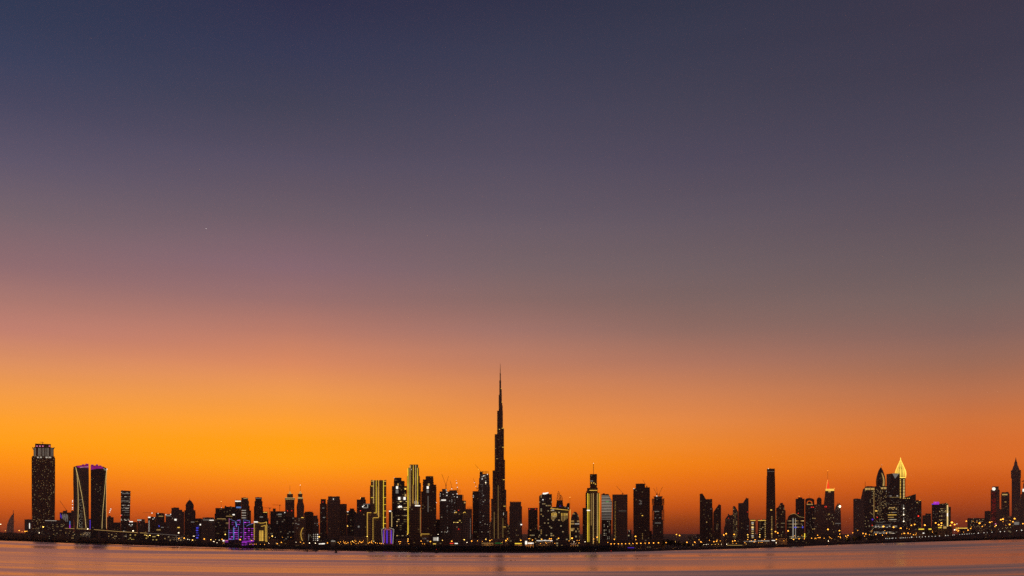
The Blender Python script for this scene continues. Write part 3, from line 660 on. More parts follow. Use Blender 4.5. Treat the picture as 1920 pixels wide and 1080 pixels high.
b.lathe('gold_crown', 563, [(4.6, 926), (3, 924.4), (2, 923), (1.2, 921.6), (.4, 920.4)], 'softgold', 4, dy=8); b.lathe('crown_lantern', 563, [(1.5, 924.6), (1.5, 922.6), (.3, 920.6)], 'softgold', 8, dy=6); b.pole('antenna', 563, 909, 921, .4, dy=20); b.lamp('beacon', 563, 909.5, .42, 'lampw', dy=19)
b = T('low dark block crossed by a thin golden crescent of light', 552, 573, 970.5, 1.2, 'cool', 'office_block', 'building', plant=2)
b.path('light_strip', [(568.6, 989.3), (566.6, 992), (565, 995.6), (564.2, 999.6), (564.2, 1003.6), (564.8, 1007.6), (565.8, 1011), (567.2, 1013.8)], .75, 'gold'); b.sign(565, 969.8, 569, 971, 'gold', part='roof_sign'); b.sign(553.4, 981, 556.6, 982, 'dimw', part='lit_floor'); b.sign(557.6, 982.6, 561.2, 983.6, 'dimw', part='lit_floor')
b = T('flat-topped dark block just after the waisted spire tower', 570.2, 587.8, 962, 1.35, 'dark', 'apartment_block', 'building', [(572, 586, 960, 963)])
b.box('lit_stair', 578.4, 585, 1001.5, 1013.6, 'stripe', dy=-1, th=1.5, slab=0); b.strip('light_strip', 578.6, 1001.5, 578.6, 1013.6, .6, 'dimw')
T('small slope-shouldered block beside the flat-topped dark block', 587.6, 595.4, 967.2, 1.6, 'dark', 'apartment_block', 'building', [(589, 596.8, 973, None)], plant=1)
b = T('low office with twelve square white windows in a grid', 586.6, 598, 985, 1.12, 'dark', 'office_block', 'building', plant=1)
for i in range(3):
    for j in range(4): b.sign(587.2 + i * 3.7, 1001.4 + j * 3.6, 588.4 + i * 3.7 + (.5 if i == 2 else 0), 1002.9 + j * 3.6, 'soft' if i < 2 else 'white', part='lit_window')
for x, y in ((590.4, 981.4), (594.8, 981.4), (597.6, 979.6), (594.8, 985)): b.lamp('roof_light', x, y, .7, 'dimw')

# --- between the spire pair and the tall gold-lined tower
b = T('dark tower with a raised flat head and a red light, next to the broad-shouldered tower', 601.4, 611, 936.4, 1.55, 'dim', 'office_tower', 'tower', [(599.8, 613, 945, None)])
b.lamp('warning_light', 605.5, 941.3, .6, 'red'); b.sign(604, 952, 608, 953, 'dimw', part='lit_floor'); b.sign(605.5, 969.6, 609, 971, 'dimw', part='lit_floor')
b = T('broad-shouldered dark tower with one white star of light near its top', 615.2, 637, 931.4, 1.38, 'dark', 'office_tower', 'tower', [(613.4, 638, 938, None)])
b.lamp('floodlight', 625.2, 935.8, .9, 'white', dy=-2.5); b.box('lit_stair', 613.5, 619.5, 985, 1014, 'dim', dy=2, th=2, slab=0)
T('flat dark tower standing behind the broad-shouldered tower', 637.6, 650.2, 945.4, 1.75, 'dark', 'office_tower', 'tower')
b = T('squat stepped block with white roof lights at both shoulders', 650.4, 668, 959.6, 1.6, 'dim', 'apartment_block', 'building', [(656, 664, 954, 960), (653.6, 665.6, 957.4, 960)])
b.sign(650.8, 958.8, 653.4, 960, 'white', part='floodlight'); b.sign(665.8, 959, 668, 959.8, 'softgold', part='floodlight'); b.sign(651, 964, 653, 965, 'softgold', part='lit_floor')
b = T('plain tower with a small round-shouldered head, behind the glowing drum', 669, 686, 937.2, 1.85, 'dark', 'office_tower', 'tower', [(676, 684.4, 932.6, 938)])
b.lamp('warning_light', 675.8, 933.6, .5, 'lampy', dy=2)
b = B('gabled_tower', 'tower', 'dark tower with a pointed gable and a red star light at its tip', 672, 1.3)
b.poly('shaft', [(664, None), (664.6, 966), (668, 962), (671, 961), (673, 958.6), (677, 958.6), (679, 962), (682, 965), (682.6, None)], 'dark'); b.lamp('warning_light', 675.8, 957.6, .8, 'red'); b.sign(671, 986, 674, 989, 'dimw'); b.plant(666, 680, 966, 1)
b = B('drum_topped_tower', 'tower', 'dark tower crowned by a glowing blue-grey glass drum', 690, 1.5)
b.box('shaft', 679.6, 701.4, 954, None, 'dim'); b.lathe('glass_drum', 691, [(10.8, 953.6), (11.6, 951.5), (11.8, 948.6), (11, 945.8), (8.5, 944)], 'steel', 20, dy=4)
b.strip('light_strip', 681, 945.4, 697, 944.8, .8, 'dimw', dy=2); b.strip('light_strip', 689.4, 946, 689.4, 952.4, 1.1, 'soft', dy=0); b.sign(679, 949, 681.4, 951, 'white', part='floodlight', dy=0); b.lamp('floodlight', 682.4, 947.8, .8, 'white', dy=0); b.sign(681, 951, 688, 953, 'dimw', dy=1, part='lit_floor'); b.sign(681.4, 964, 682.4, 966, 'softgold', part='lit_window')
b = B('gold_outlined_block', 'building', 'low block outlined in gold at the base of the tall gold-ribbed tower', 694, 1.12)
b.box('shaft', 688.2, 699, 961, None, 'dark', th=18); b.path('light_strip', [(688.6, 1019), (688.6, 961.2), (696, 961.2)], .85, 'gold')
b = B('gold_outlined_block', 'building', 'wider gold-outlined block beside the narrower one, below the gold-ribbed tower', 705, 1.18)
b.box('shaft', 698.6, 711.4, 970.4, None, 'dim', th=20); b.path('light_strip', [(699.2, 1015), (699.2, 970.8), (710, 970.6)], .8, 'gold')
b = B('gold_ribbed_tower', 'tower', 'flat-topped tower ribbed with vertical gold tubes, ladder of gold bars on one side', 709, 1.4)
b.box('shaft', 695.6, 724, 901, None, 'dark', th=60); b.box('wing', 693.8, 697, 911, None, 'dark', dy=3, th=50)
for x, y0, y1, w, g in ((700.4, 900, 944, .65, 'pale'), (705.4, 900, 962, .75, 'yellow'), (710, 900, 971, .85, 'gold'), (719, 900, 992, 1.05, 'yellow')): b.strip('gold_rib', x, y0, x, y1, w, g)
b.strip('light_strip', 701, 961.6, 705.8, 961.6, .7, 'gold')
for y in (911.4, 933): b.strip('light_strip', 695.4, y, 700, y, .7, 'yellow')
for y in (902.4, 911, 933, 946, 958, 970, 981.6): b.strip('light_strip', 719.6, y, 723.8, y, .75, 'yellow' if y > 903 else 'gold')
b.strip('light_strip', 696, 902, 700, 902, .7, 'gold'); b.path('dotted_rib', [(707.6, 912), (707.6, 966)], .45, 'softgold')
for x in (696.6, 714, 723.4): b.box('roof_plant', x - .6, x + .6, 899.6, 901.2, 'concrete', dy=6, th=10, slab=0)
b = T('narrow block with a white cap light between the ladder-lit tower and the white-squares tower', 729, 735.2, 957, 1.5, 'dark', 'apartment_block', 'building', plant=0)
b.sign(729.4, 957.4, 733.4, 959.4, 'white', part='roof_sign'); b.strip('light_strip', 734.6, 960, 734.6, 988, .9, 'pale')
# lantern-like lit hall
b = B('lantern_building', 'building', 'low hexagonal hall lit violet inside white outlines', 727, 1.08)
b.poly('hall', [(717, None), (715.4, 992.4), (721, 989.6), (727, 992), (731, 989.4), (738.6, 992.4), (736.8, None)], 'dark', th=22)
b.path('outline_tube', [(717.4, 1019.5), (715.6, 992.6), (721, 989.8), (724, 990.8)], .55, 'soft'); b.path('outline_tube', [(730, 989.4), (732, 990.4), (738.6, 992.4), (737.4, 1006), (736.6, 1019.5)], .65, 'soft')
b.path('outline_tube', [(720.4, 1018), (720.6, 994), (722.4, 992), (726, 993.4), (730, 992), (732.2, 994), (732.4, 1018)], .4, 'pink')
for x, w in ((719, 1.3), (725.6, 2.6), (734, 1.8)): b.strip('violet_panel', x, 994.5, x, 1018.6, w, 'violet')
b.sign(731.4, 1017.6, 735, 1019.6, 'magenta', part='entrance_light')
# --- trio of stepped towers
b = B('stepped_tower', 'tower', 'stepped tower with one white lit square under its roof, beside the yellow-ribbed tower', 748, 1.55, 'stepped towers with white squares')
b.box('shaft', 735, 762.4, 912, None, 'dim', th=50); b.box('setback_tier', 739, 752.6, 896.6, 913, 'dim', dy=5, th=36, slab=.9); b.box('setback_tier', 752.6, 758.2, 902.2, 913, 'dim', dy=8, th=30, slab=.9); b.box('roof_screen', 739.4, 752.2, 895.6, 896.8, 'steel', dy=7, th=30, slab=0)
b.sign(742.6, 911.6, 746.4, 916.4, 'white', part='lit_room'); b.sign(745, 906.4, 747.6, 910.4, 'softgold', dy=3, part='lit_room'); b.sign(742, 918, 747, 925, 'dimw', part='lit_room'); b.sign(758.6, 915, 761.8, 918, 'gold', part='lit_room'); b.sign(758.8, 926.4, 761.8, 931, 'softgold', part='lit_room'); b.lamp('roof_light', 739.4, 896.2, .5, 'white', dy=3)
b = B('logo_tower', 'tower', 'finely banded tower bearing two bright white squares and a white logo', 753, 1.25)
b.box('shaft', 743.6, 763.2, 938, None, 'wrows', slab=.8)
b.box('roof_screen', 743.8, 763, 931, 938, 'dim', dy=4, th=20, slab=0)
for x in (746.6, 756.6): b.sign(x, 932, x + 4, 937, 'white')
b.build('logo', MB().prism([b.pt(x, y, 0)[::2] for x, y in ((746.2, 951.4), (746.6, 948.6), (748, 949.6), (749.4, 947.2), (751, 949.4), (752.4, 947.8), (753.6, 950.2), (754, 952), (751, 951), (748.6, 952.2))], -1.6, -.8), 'white')
b = B('yellow_ribbed_tower', 'tower', 'tallest of the ribbed towers, yellow and pale tubes running down its stepped shaft', 776, 1.7)
b.box('shaft', 763.4, 787, 893, None, 'dark', th=52); b.box('setback_tier', 765.6, 785.4, 877.6, 894, 'dark', dy=3, th=44); b.box('setback_tier', 768.4, 783.8, 871.6, 878, 'dark', dy=6, th=36); b.box('wing', 786, 789, 906, None, 'dark', dy=6, th=34)
for x, y0, y1, w, g in ((765, 878, 1001, 1.35, 'yellow'), (768.7, 873, 952, .7, 'pale'), (775, 872, 909, .75, 'yellow'), (774.3, 909, 944, .65, 'gold'), (779.6, 872, 948, .8, 'pale'), (783, 877, 946, .85, 'yellow'), (770, 872, 877, .6, 'pale')): b.strip('rib_tube', x, y0, x, y1, w, g)
for x, y0, y1 in ((777.6, 939.6, 945), (780.8, 938.6, 947), (784, 941, 946)): b.strip('rib_tube', x, y0, x, y1, .9, 'soft')
b.lamp('beacon', 771.5, 880.4, .5, 'white')
b = T('flat dark block with a white bar sign on its shoulder, before the yellow-ribbed tower', 769, 788.4, 950, 1.15, 'dim', 'office_block', 'building')
b.sign(778, 947.4, 788, 949.2, 'white', dy=2, part='roof_sign'); b.strip('light_strip', 788.2, 952, 788.2, 1000, .5, 'softgold')
b = B('stepped_tower', 'tower', 'stepped tower with one white lit square, standing just before the crane-topped towers', 804, 1.55, 'stepped towers with white squares')
b.box('shaft', 789.8, 818, 922, None, 'dim', th=52); b.box('setback_tier', 793, 817.8, 909.4, 923, 'dim', dy=3, th=46, slab=.9); b.box('setback_tier', 793.2, 812.6, 899.6, 910, 'dim', dy=6, th=40, slab=.9); b.box('setback_tier', 798.2, 812.2, 893.8, 900, 'dim', dy=8, th=34); b.strip('roof_screen', 799.6, 892.8, 811.6, 892.8, .5, 'steel', dy=14)
b.sign(800.2, 911.8, 803.8, 916.4, 'white', dy=2, part='lit_room'); b.sign(802.4, 906.4, 805.6, 910.6, 'softgold', dy=2, part='lit_room'); b.sign(800, 918, 804, 924, 'dimw', part='lit_room'); b.strip('light_strip', 802.6, 930, 802.6, 960, .8, 'dimw'); b.lamp('floodlight', 818.2, 942.3, .6, 'white')
T('very low dark block in the gap before the crane-topped towers', 817.6, 826, 974.4, 1.6, 'dark', 'apartment_block', 'building', plant=1)
b = B('shop_building', 'building', 'low gold-edged hall behind a white grid of windows', 797, 1.09)
b.box('hall', 788.6, 805.6, 1000.6, None, 'dark', th=16, slab=0); b.path('light_strip', [(789.4, 1005.4), (789.4, 1001.2), (805.4, 1001.2)], .8, 'gold')
b.box('window_grid', 792, 804.4, 1006.8, 1020, 'whitegrid', dy=-2, th=3, slab=0)
b = B('shop_building', 'building', 'small white-lit shop front next to the gold-edged hall', 817, 1.09)
b.box('hall', 810.6, 824, 1005.6, None, 'dark', th=14, slab=0); b.sign(812.4, 1007.6, 822, 1013.8, 'soft', dy=-1, part='lit_window'); b.sign(820.2, 1007.2, 822, 1014, 'white', dy=-1.6, part='lit_door'); b.sign(812, 1019, 817.4, 1020.4, 'gold', dy=-2, part='canopy_light')
# --- towers under construction
b = B('unfinished_tower', 'tower', 'wide unfinished tower with columns of white work lights and a white bar sign', 845, 1.6, 'towers under construction')
b.box('shaft', 824.4, 842.5, 922, None, 'crew', th=40, slab=1.0); b.box('core', 829, 837.6, 917.4, 923, 'dark', dy=6, th=22); b.box('shaft', 842.5, 857, 919.8, None, 'crew', dy=4, th=40, slab=1.0); b.box('wing', 856, 867, 933, None, 'dim', dy=-1, th=30, slab=1.0); b.box('deck', 855.8, 867.4, 927.4, 933, 'concrete', dy=2, th=28, slab=0); b.pole('hoist_mast', 868.6, 928, 945, .8); b.box('wing', 866.4, 873.4, 939.4, None, 'dim', dy=5, th=24); b.box('wing', 873, 885, 955, None, 'dim', dy=6, th=22)
for x in (850.5, 853.6, 856.6, 859.6, 862.6): b.pole('scaffold_post', x, 917.6, 934, .35)
for y in (918.4, 921, 924): b.strip('scaffold_rail', 849, y, 863.4, y, .3, 'steel', dy=8)
for x in (877, 879.4, 881.8, 884): b.pole('scaffold_post', x, 949.6, 957, .4)
for y in (951, 953.4): b.strip('scaffold_rail', 876, y, 885, y, .3, 'steel', dy=8)
b.sign(827.4, 936.8, 836, 938.6, 'white'); b.sign(870, 941, 873, 943.6, 'softgold', part='lit_room')
for x, y, r in ((836.6, 918.6, .8), (838, 923.2, .9), (838, 929, .8), (849.4, 927, .7), (857, 926, .8), (857.2, 932, .8), (825.4, 926, .5), (825.2, 930, .5)): b.lamp('work_light', x, y, r, 'white', dy=-2.5)
for i in range(30):
    x = random.choice((838.6, 838.2, 852.6, 847.4)); b.lamp('work_light', x + random.uniform(-.8, .8), random.uniform(934, 1000) if x < 845 else random.uniform(930, 962), random.uniform(.3, .5), 'dimw' if i % 3 else 'white', dy=-2.5)
UT = b
crane('crane with its boom raised left, crossing another on the wide unfinished tower', UT.D + 10, (836, 909.5), (828.2, 888.6), 919, w=.5)
crane('crane with its boom raised right, crossing another on the wide unfinished tower', UT.D + 22, (836.4, 909), (841, 892.8), 919, w=.5)
crane('short crane above a bright lamp, middle of the wide unfinished tower', UT.D + 14, (847.2, 914), (844, 901.4), 921, [(847, 916.6, .9, G['white'])], w=.45)
crane('crane hung with white lamps at the scaffolded end of the unfinished tower', UT.D + 14, (857.8, 914.5), (855, 899.6), 921, [(855.4, 901, .5, G['white']), (856.3, 905.6, .9, G['white']), (857.6, 913.8, .8, G['white'])], w=.4)
b = B('office_block', 'building', 'gold-lit banded block with two golden roof lamps before the unfinished tower', 867, 1.2)
b.box('shaft', 850, 866.4, 963.6, None, 'dark', slab=.6); b.box('wing', 866.4, 884.4, 962.6, None, 'grey', dy=1.5, th=30, slab=.6); b.box('lit_floors', 850.4, 865.8, 965.4, 980, 'mall', dy=-1, th=1.6, slab=0)
for x in (854.4, 870.6): b.path('roof_lamp', [(x - 2, 962), (x - 1, 960.6), (x + 1.4, 960), (x + 2, 961.6)], 1.1, 'gold', dy=-2)
for y in (956.8, 992): b.lamp('warning_light', 860, y, .7, 'red', dy=-2)
for i in range(16): b.lamp('edge_light', 882, 973 + i * 2.4, .4, 'soft', dy=-1)
b.box('roof_screen', 862, 874, 960.8, 963, 'concrete', dy=8, th=12, slab=0)
b = B('unfinished_tower', 'tower', 'tall unfinished tower with a ragged scaffolded top beside the giant needle tower', 902, 1.65, 'towers under construction')
b.box('shaft', 886.2, 897.4, 921.6, None, 'dim', dy=2, th=36, slab=.8); b.box('shaft', 897.2, 918.2, 909, None, 'crew', th=48, slab=.8); b.box('setback_tier', 898.4, 917.4, 897, 910, 'crew', dy=2, th=42); b.box('setback_tier', 899.6, 916.8, 889.6, 898, 'crew', dy=3, th=38); b.box('setback_tier', 899.8, 904.4, 885, 890, 'dim', dy=5, th=30)
for x in (905, 907.4, 910, 912.4, 915.4): b.pole('scaffold_post', x, 883.4, 891, .45)
for y in (884, 886.4, 888.4): b.strip('scaffold_rail', 903.4, y, 916, y, .4, 'steel', dy=9)
for x, y, r in ((904, 898, .9), (906.6, 892.4, .8), (909, 892, .6), (914, 889.4, .8), (904, 894, .5), (887.6, 929, .5), (887.4, 932, .6)): b.lamp('work_light', x, y, r, 'white', dy=-2)
for i in range(34):
    x = random.choice((904.4, 905, 903.4, 913, 900)); y = random.uniform(903, 930) if i < 18 else random.uniform(930, 1000); b.lamp('work_light', x + random.uniform(-1, 1), y, random.uniform(.25, .45), 'dimw' if i % 3 else 'soft', dy=-2)
crane('crane leaning left from the ragged top of the tall unfinished tower', b.D + 12, (901.4, 884), (891, 871), 889, [(897, 880, .5, G['amber'])], w=.4)
crane('crane with white boom lamps on the lower shoulder of the tall unfinished tower', b.D + 10, (894.4, 915), (887.2, 897), 923, [(889.6, 904.8, .6, G['white']), (892.4, 912, .6, G['white'])], w=.45)
# --- the giant needle tower
b = B('needle_tower', 'tower', 'giant needle tower rising in stepped setbacks to a hair-thin spire, tallest of all', 937, 3.2)
def tier(part, x0, x1, y0, dy, th, y1=None):
    ax, _, zt = b.pt(x0, y0, dy); bx = b.pt(x1, y0, dy)[0]; zb = 0 if y1 is None else b.pt(x0, y1, dy)[2]
    c, r = (ax + bx) / 2, (bx - ax) / 2; q = r * .35
    mb = MB(); pl = [(-r, .3), (-r + q, 0), (r - q, 0), (r, .3), (r, .7), (r - q, 1), (-r + q, 1), (-r, .7)]
    def ring(e, z0, z1):
        mb.add([(c + x * (1 + e), dy - 2 * e * 10 + y * th, z) for z in (z0, z1) for x, y in pl], [(i, (i + 1) % 8, (i + 1) % 8 + 8, i + 8) for i in range(8)] + [tuple(range(7, -1, -1)), tuple(range(8, 16))])
    ring(0, zb, zt)
    z = zb + 40
    while z < zt: ring(.03, z - 3, z); z += 40
    return b.build(part, mb, 'dim')
tier('core', 933.4, 943, 770, 16, 40); tier('core_tier', 935, 941, 740, 22, 26, 771); tier('core_tier', 936.2, 939.6, 713, 26, 18, 741); tier('core_tier', 937, 939, 700, 30, 12, 714)
for x0, x1, y, dy in ((932, 937, 770, 20), (927.4, 933.6, 814, 17), (923.4, 929, 882, 14), (920.6, 925, 935, 11), (918, 922, 978, 8)): tier('left_wing' if 0 else 'wing_tier', x0, x1, y, dy, 34)
for x0, x1, y, dy in ((938, 942.6, 760, 21), (940, 945, 803, 18), (942, 947, 862, 15), (944, 949.4, 918, 12), (946, 951.6, 958, 9), (949, 953, 982, 6)): tier('wing_tier', x0, x1, y, dy, 34)
for x0, x1, y, dy in ((934.6, 939.4, 838, 8), (933.4, 940.2, 900, 0), (931.6, 941.4, 955, -8)): tier('wing_tier', x0, x1, y, dy, 30)
tier('core_tier', 939, 941.8, 754, 27, 14, 772); tier('core_tier', 938.6, 940.8, 729, 29, 12, 756)
b.lathe('spire', 938, [(.7, 702), (.55, 692), (.3, 684), (.05, 680)], 'steel', 6, dy=36)
for x, y, w in ((939.8, 729, 1.6), (941.2, 754, 1.6), (942.4, 802.8, 3), (943.2, 838.5, 3.4), (944.8, 899.4, 4), (946, 949, 4), (946, 988, 5), (936.4, 805, 2), (929.4, 841, 1.6), (932, 860, 3.4)): b.sign(x - w / 2, y - .35, x + w / 2, y + .35, 'gold' if x > 935 else 'softgold', dy=4, part='terrace_light')
b.sign(943.6, 961, 944.6, 966, 'soft', dy=-9.5, part='terrace_light')
for x, y0, y1 in ((934, 910, 1010), (926.6, 960, 1010), (943, 972, 1008)): b.path('facade_light', [(x, y0), (x, y1)], .4, 'softgold', dy=-11)
T('low block hugging the base of the needle tower', 951.6, 956, 985, 2.6, 'warm', 'apartment_block', 'building', plant=0)
b = T('solid dark tower with a bristling parapet, right after the needle tower', 956, 977, 942, 1.5, 'dark', 'office_tower', 'tower', [(955, 978.6, 950, None)], plant=0)
for i in range(8): b.box('roof_fin', 956.4 + i * 2.6, 957.6 + i * 2.6, 940, 942.4, 'concrete', dy=4, th=20, slab=0)
b.sign(976, 982.6, 979, 984.6, 'white', dy=-4, part='floodlight')
b = T('small plain tower on a wide warm-lit base, between the parapet tower and the white-capped tower', 990.4, 1008, 953, 1.55, 'dim', 'apartment_tower', 'tower', plant=1)
b.box('podium', 989.4, 1013, 994, None, 'dense', dy=-20, th=18); b.sign(992, 954.4, 994, 955, 'red', part='roof_light'); b.sign(1003, 954.4, 1005, 955, 'red', part='roof_light')
b = B('apartment_tower', 'tower', 'warm-windowed tower with a blazing white light on its sloping roof', 1023, 1.5)
b.poly('shaft', [(1011, None), (1010.8, 930.4), (1014, 927.4), (1034.8, 926.4), (1035, None)], 'dense', th=46); b.box('roof_plant', 1016, 1030, 925.4, 928, 'concrete', dy=10, th=16, slab=0)
b.build('roof_sign', MB().prism([b.pt(x, y, 0)[::2] for x, y in ((1017.6, 926.6), (1018, 924), (1022, 923.8), (1028.4, 922.8), (1028, 924.6), (1023, 926.6))], 2, 5), 'white'); b.lamp('floodlight', 1018, 937, 1.0, 'white')
# --- hotel with golden cornice and lattice dome behind
b = B('lattice_tower', 'tower', 'dark tower topped by two open lattice shells of unequal height', 1049, 1.75)
b.poly('shaft', [(1042, None), (1042.6, 948), (1044.2, 938), (1054.6, 938), (1056.4, 950), (1056.6, None)], 'dark', th=30)
def shell(pts_l, pts_r, n=5):
    mb = MB()
    for pts in (pts_l, pts_r):
        for p, q in zip(pts, pts[1:]): mb.bar(b.pt(*p, 8), b.pt(*q, 8), .6 * b.m)
    for i in range(len(pts_l) - 1):
        mb.bar(b.pt(*pts_l[i], 8), b.pt(*pts_r[i + 1], 8), .4 * b.m); mb.bar(b.pt(*pts_r[i], 8), b.pt(*pts_l[i + 1], 8), .4 * b.m); mb.bar(b.pt(*pts_l[i], 8), b.pt(*pts_r[i], 8), .4 * b.m)
    b.build('lattice_shell', mb, 'steel')
shell([(1043.8, 939), (1044.4, 934), (1045, 929), (1045.8, 925), (1047, 921.2)], [(1051, 939), (1050.6, 934), (1050, 929), (1049, 925), (1047.2, 921)]); shell([(1049, 939), (1049.4, 935), (1050, 931), (1051.2, 928)], [(1055.4, 939), (1054.6, 935), (1053.6, 931), (1051.6, 927.8)])
b.lamp('window_light', 1049, 949, .5, 'violet'); b.lamp('window_light', 1051.4, 949, .5, 'violet')
b = B('grand_hotel', 'hotel', 'broad hotel with a sloping gold cornice and rows of gold light shafts', 1050, 1.35)
b.poly('shaft', [(1032, None), (1032, 953.4), (1066.4, 956.6), (1066.4, None)], 'warm', th=46); b.strip('cornice_light', 1032, 953.2, 1066, 956.6, .8, 'gold', dy=-2); b.sign(1034, 955.6, 1039, 957.2, 'soft', part='sign')
b.poly('upper_hall', [(1034, 953), (1036, 950.6), (1042, 950.4), (1052, 952), (1056, 949), (1062, 949.6), (1063, 944.6), (1065, 943), (1068, 943.4), (1068, 957), (1034, 955)], 'dark', dy=6, th=30)
for x, y1 in ((1034.6, 974), (1036.8, 976), (1039, 974), (1041, 972), (1043.4, 970), (1052.8, 976), (1055.6, 978), (1058.6, 976), (1061, 974), (1063.4, 972)): b.strip('light_shaft', x, 962.4, x, y1, .7, 'softgold')
for x in (1034.6, 1036.8, 1039, 1041, 1043.4, 1052.8, 1055.6, 1058.6, 1061, 1063.4): b.strip('light_shaft', x, 962, x, 967, .75, 'gold', dy=-2)
b.pole('flag_mast', 1068.6, 932, 956, .4, dy=2); b.lamp('beacon', 1068.6, 932.6, .42, 'lampy', dy=1); b.strip('light_strip', 1069, 955, 1069, 1013, .9, 'gold'); b.lamp('roof_light', 1065.4, 952.6, .6, 'white', dy=4)
b = B('bullet_tower', 'tower', 'bullet-shaped tower speckled with gold window bands', 1078, 1.4)
bt = b.lathe('shaft', 1078.4, [(8.8, 1030), (8.8, 990), (8.5, 980), (7.6, 972), (6.2, 966.6), (4, 962), (1.8, 959.6)], 'dense', 20, dy=0); bt['cell'] = 4.6
b.pole('roof_fin', 1076.4, 958.6, 962, .7, dy=14); b.pole('roof_fin', 1079, 959.4, 962, .7, dy=14); b.sign(1078, 981.6, 1086, 983, 'soft', dy=-.5, part='lit_floor'); b.sign(1070.4, 993, 1075, 995.6, 'softgold', dy=0, part='lit_floor')
# --- the gold-lined spire tower and its neighbours
b = B('gold_lined_tower', 'tower', 'stepped tower with a tall mast, gold tubes running from shoulder to ground', 1111, 1.4)
b.box('shaft', 1098.2, 1123.8, 924.6, None, 'dark', th=54); b.box('setback_tier', 1101, 1120.4, 915.6, 925, 'dark', dy=4, th=44); b.box('setback_tier', 1106.4, 1119, 889.6, 916, 'cool', dy=7, th=34); b.box('wing', 1099.6, 1102, 921.6, 925, 'dark', dy=5, th=40)
b.pole('mast', 1112.8, 868, 890, .75, dy=20); b.lamp('beacon', 1112.8, 868.6, .42, 'lampw', dy=19); b.strip('light_strip', 1105.4, 919.4, 1120, 919.4, 1.1, 'gold', dy=2)
for x, y0, y1, w, g in ((1102, 925, 1016, 1.2, 'yellow'), (1104.4, 926, 1016, .6, 'yellow'), (1108.6, 925, 985, .6, 'softgold'), (1112.4, 925, 1020, .65, 'pale'), (1120, 925, 1014, .75, 'pale'), (1123.4, 925, 1018, .9, 'yellow')): b.strip('gold_rib', x, y0, x, y1, w, g)
for x, y in ((1109, 905.6), (1113.4, 905.6), (1116.4, 907.6)): b.sign(x - .7, y - .8, x + .7, y + .8, 'gold', dy=5, part='lit_window')
b.sign(1107, 901, 1112, 902.6, 'dimw', dy=5, part='lit_floor'); b.sign(1100.4, 956, 1106, 957.8, 'white', dy=-2.6)
T('plain dark annex tower at the shoulder of the gold-lined mast tower', 1092.4, 1098.4, 953, 1.5, 'dim', 'apartment_tower', 'tower', plant=1)
b = B('banded_tower', 'tower', 'slanted-top tower striped with pale horizontal bands, dotted below', 1137, 1.45)
b.poly('shaft', [(1127.8, None), (1127.6, 926.6), (1141, 926.2), (1146, 937), (1147.6, 941), (1146.6, 974), (1145.4, None)], 'dim', th=36)
for i in range(16):
    y = 930 + i * 2.9; x1 = 1147.2 if y > 941 else interp([(926, 1140.6), (937, 1145.6), (941, 1147.2)], y)
    b.strip('light_band', 1128, y, x1, y + .2, .75, 'soft' if i < 11 else 'dimw')
b.box('dotted_panel', 1132, 1143, 976, 1012, 'dots', dy=-.8, th=1.6, slab=0); b.sign(1136, 940, 1141.6, 941.4, 'green', part='sign'); b.box('roof_plant', 1130, 1134, 925, 927, 'concrete', dy=10, th=10, slab=0)
b = T('blank dark tower with a crane on its flat roof and a gold dotted edge', 1148.4, 1176.4, 927.8, 1.5, 'dark', 'office_tower', 'tower', th=60, plant=1)
for i in range(34): b.lamp('edge_light', 1153.4 + random.uniform(-.5, .5), 941 + i * 2.1, .4, 'softgold' if i % 3 else 'gold', dy=-1)
b.strip('light_strip', 1160, 958, 1174, 958, .35, 'dimw')
crane('crane tilting left on the blank dark flat-roofed tower', b.D + 14, (1167.4, 924.5), (1155.4, 911), 928.4, w=.45)
b = T('tiny block with a white roof lamp between the crane-topped slab and the tall slab', 1177, 1184, 994.4, 1.3, 'warm', 'apartment_block', 'building', plant=1); b.lamp('roof_light', 1180, 996, .8, 'soft')
b = B('office_tower', 'tower', 'tall dark slab with a higher central block and crane, few windows lit', 1203, 1.6)
b.box('shaft', 1187.6, 1218.4, 916.4, None, 'dark', th=60); b.box('setback_tier', 1192, 1209.2, 907.6, 917, 'dark', dy=4, th=46); b.box('setback_tier', 1209, 1218.2, 914.2, 917, 'dark', dy=4, th=46); b.strip('roof_screen', 1192.4, 907.2, 1205, 906.8, .6, 'steel', dy=12); b.box('podium', 1218, 1222, 996, None, 'dark', dy=4, th=20)
b.lamp('roof_light', 1188.6, 916.2, .8, 'white'); b.box('lit_floors', 1197.6, 1206, 937, 945, 'cool', dy=-.8, th=1.6, slab=0); b.sign(1203.4, 966, 1205.6, 967.4, 'gold', part='lit_window')
for i in range(5): b.sign(1200.2 + random.choice((-2, 0, 3)), 938 + i * 1.6, 1201.2 + random.choice((0, 2)), 938.8 + i * 1.6, 'dimw', part='lit_window')
for i in range(6): b.lamp('edge_light', 1204.6, 1001 + i * 3.1, .6, 'softgold', dy=-1.5)
crane('thin crane reaching up left from the tall slab with the higher central block', b.D + 14, (1212.6, 911.5), (1204.6, 899), 915, w=.45)
b = B('unfinished_tower', 'tower', 'unfinished tower with open jagged floor edges and three cranes on top', 1233, 1.55, 'towers under construction')
b.box('core', 1226.4, 1241, 931.4, None, 'grey', dy=6, th=26); b.box('shaft', 1224, 1243.4, 975, None, 'dim', dy=2, th=34, slab=1.8)
for i in range(18):
    y = 935 + i * 2.35
    if 945 < y < 956: b.box('floor_plate', 1223.6, 1244, y, y + 2.0, 'dark', dy=3, th=34, slab=0)
    else: b.box('floor_plate', 1222.2, 1245.6, y, y + .8, 'concrete', dy=0, th=40, slab=0)
for x in (1222.8, 1245): b.pole('hoist_mast', x, 934, 1015, .35, dy=-1)
b.box('deck', 1225.4, 1242.4, 930.6, 932, 'concrete', dy=4, th=30, slab=0); b.lamp('work_light', 1231.4, 930, 1.0, 'white', dy=1)
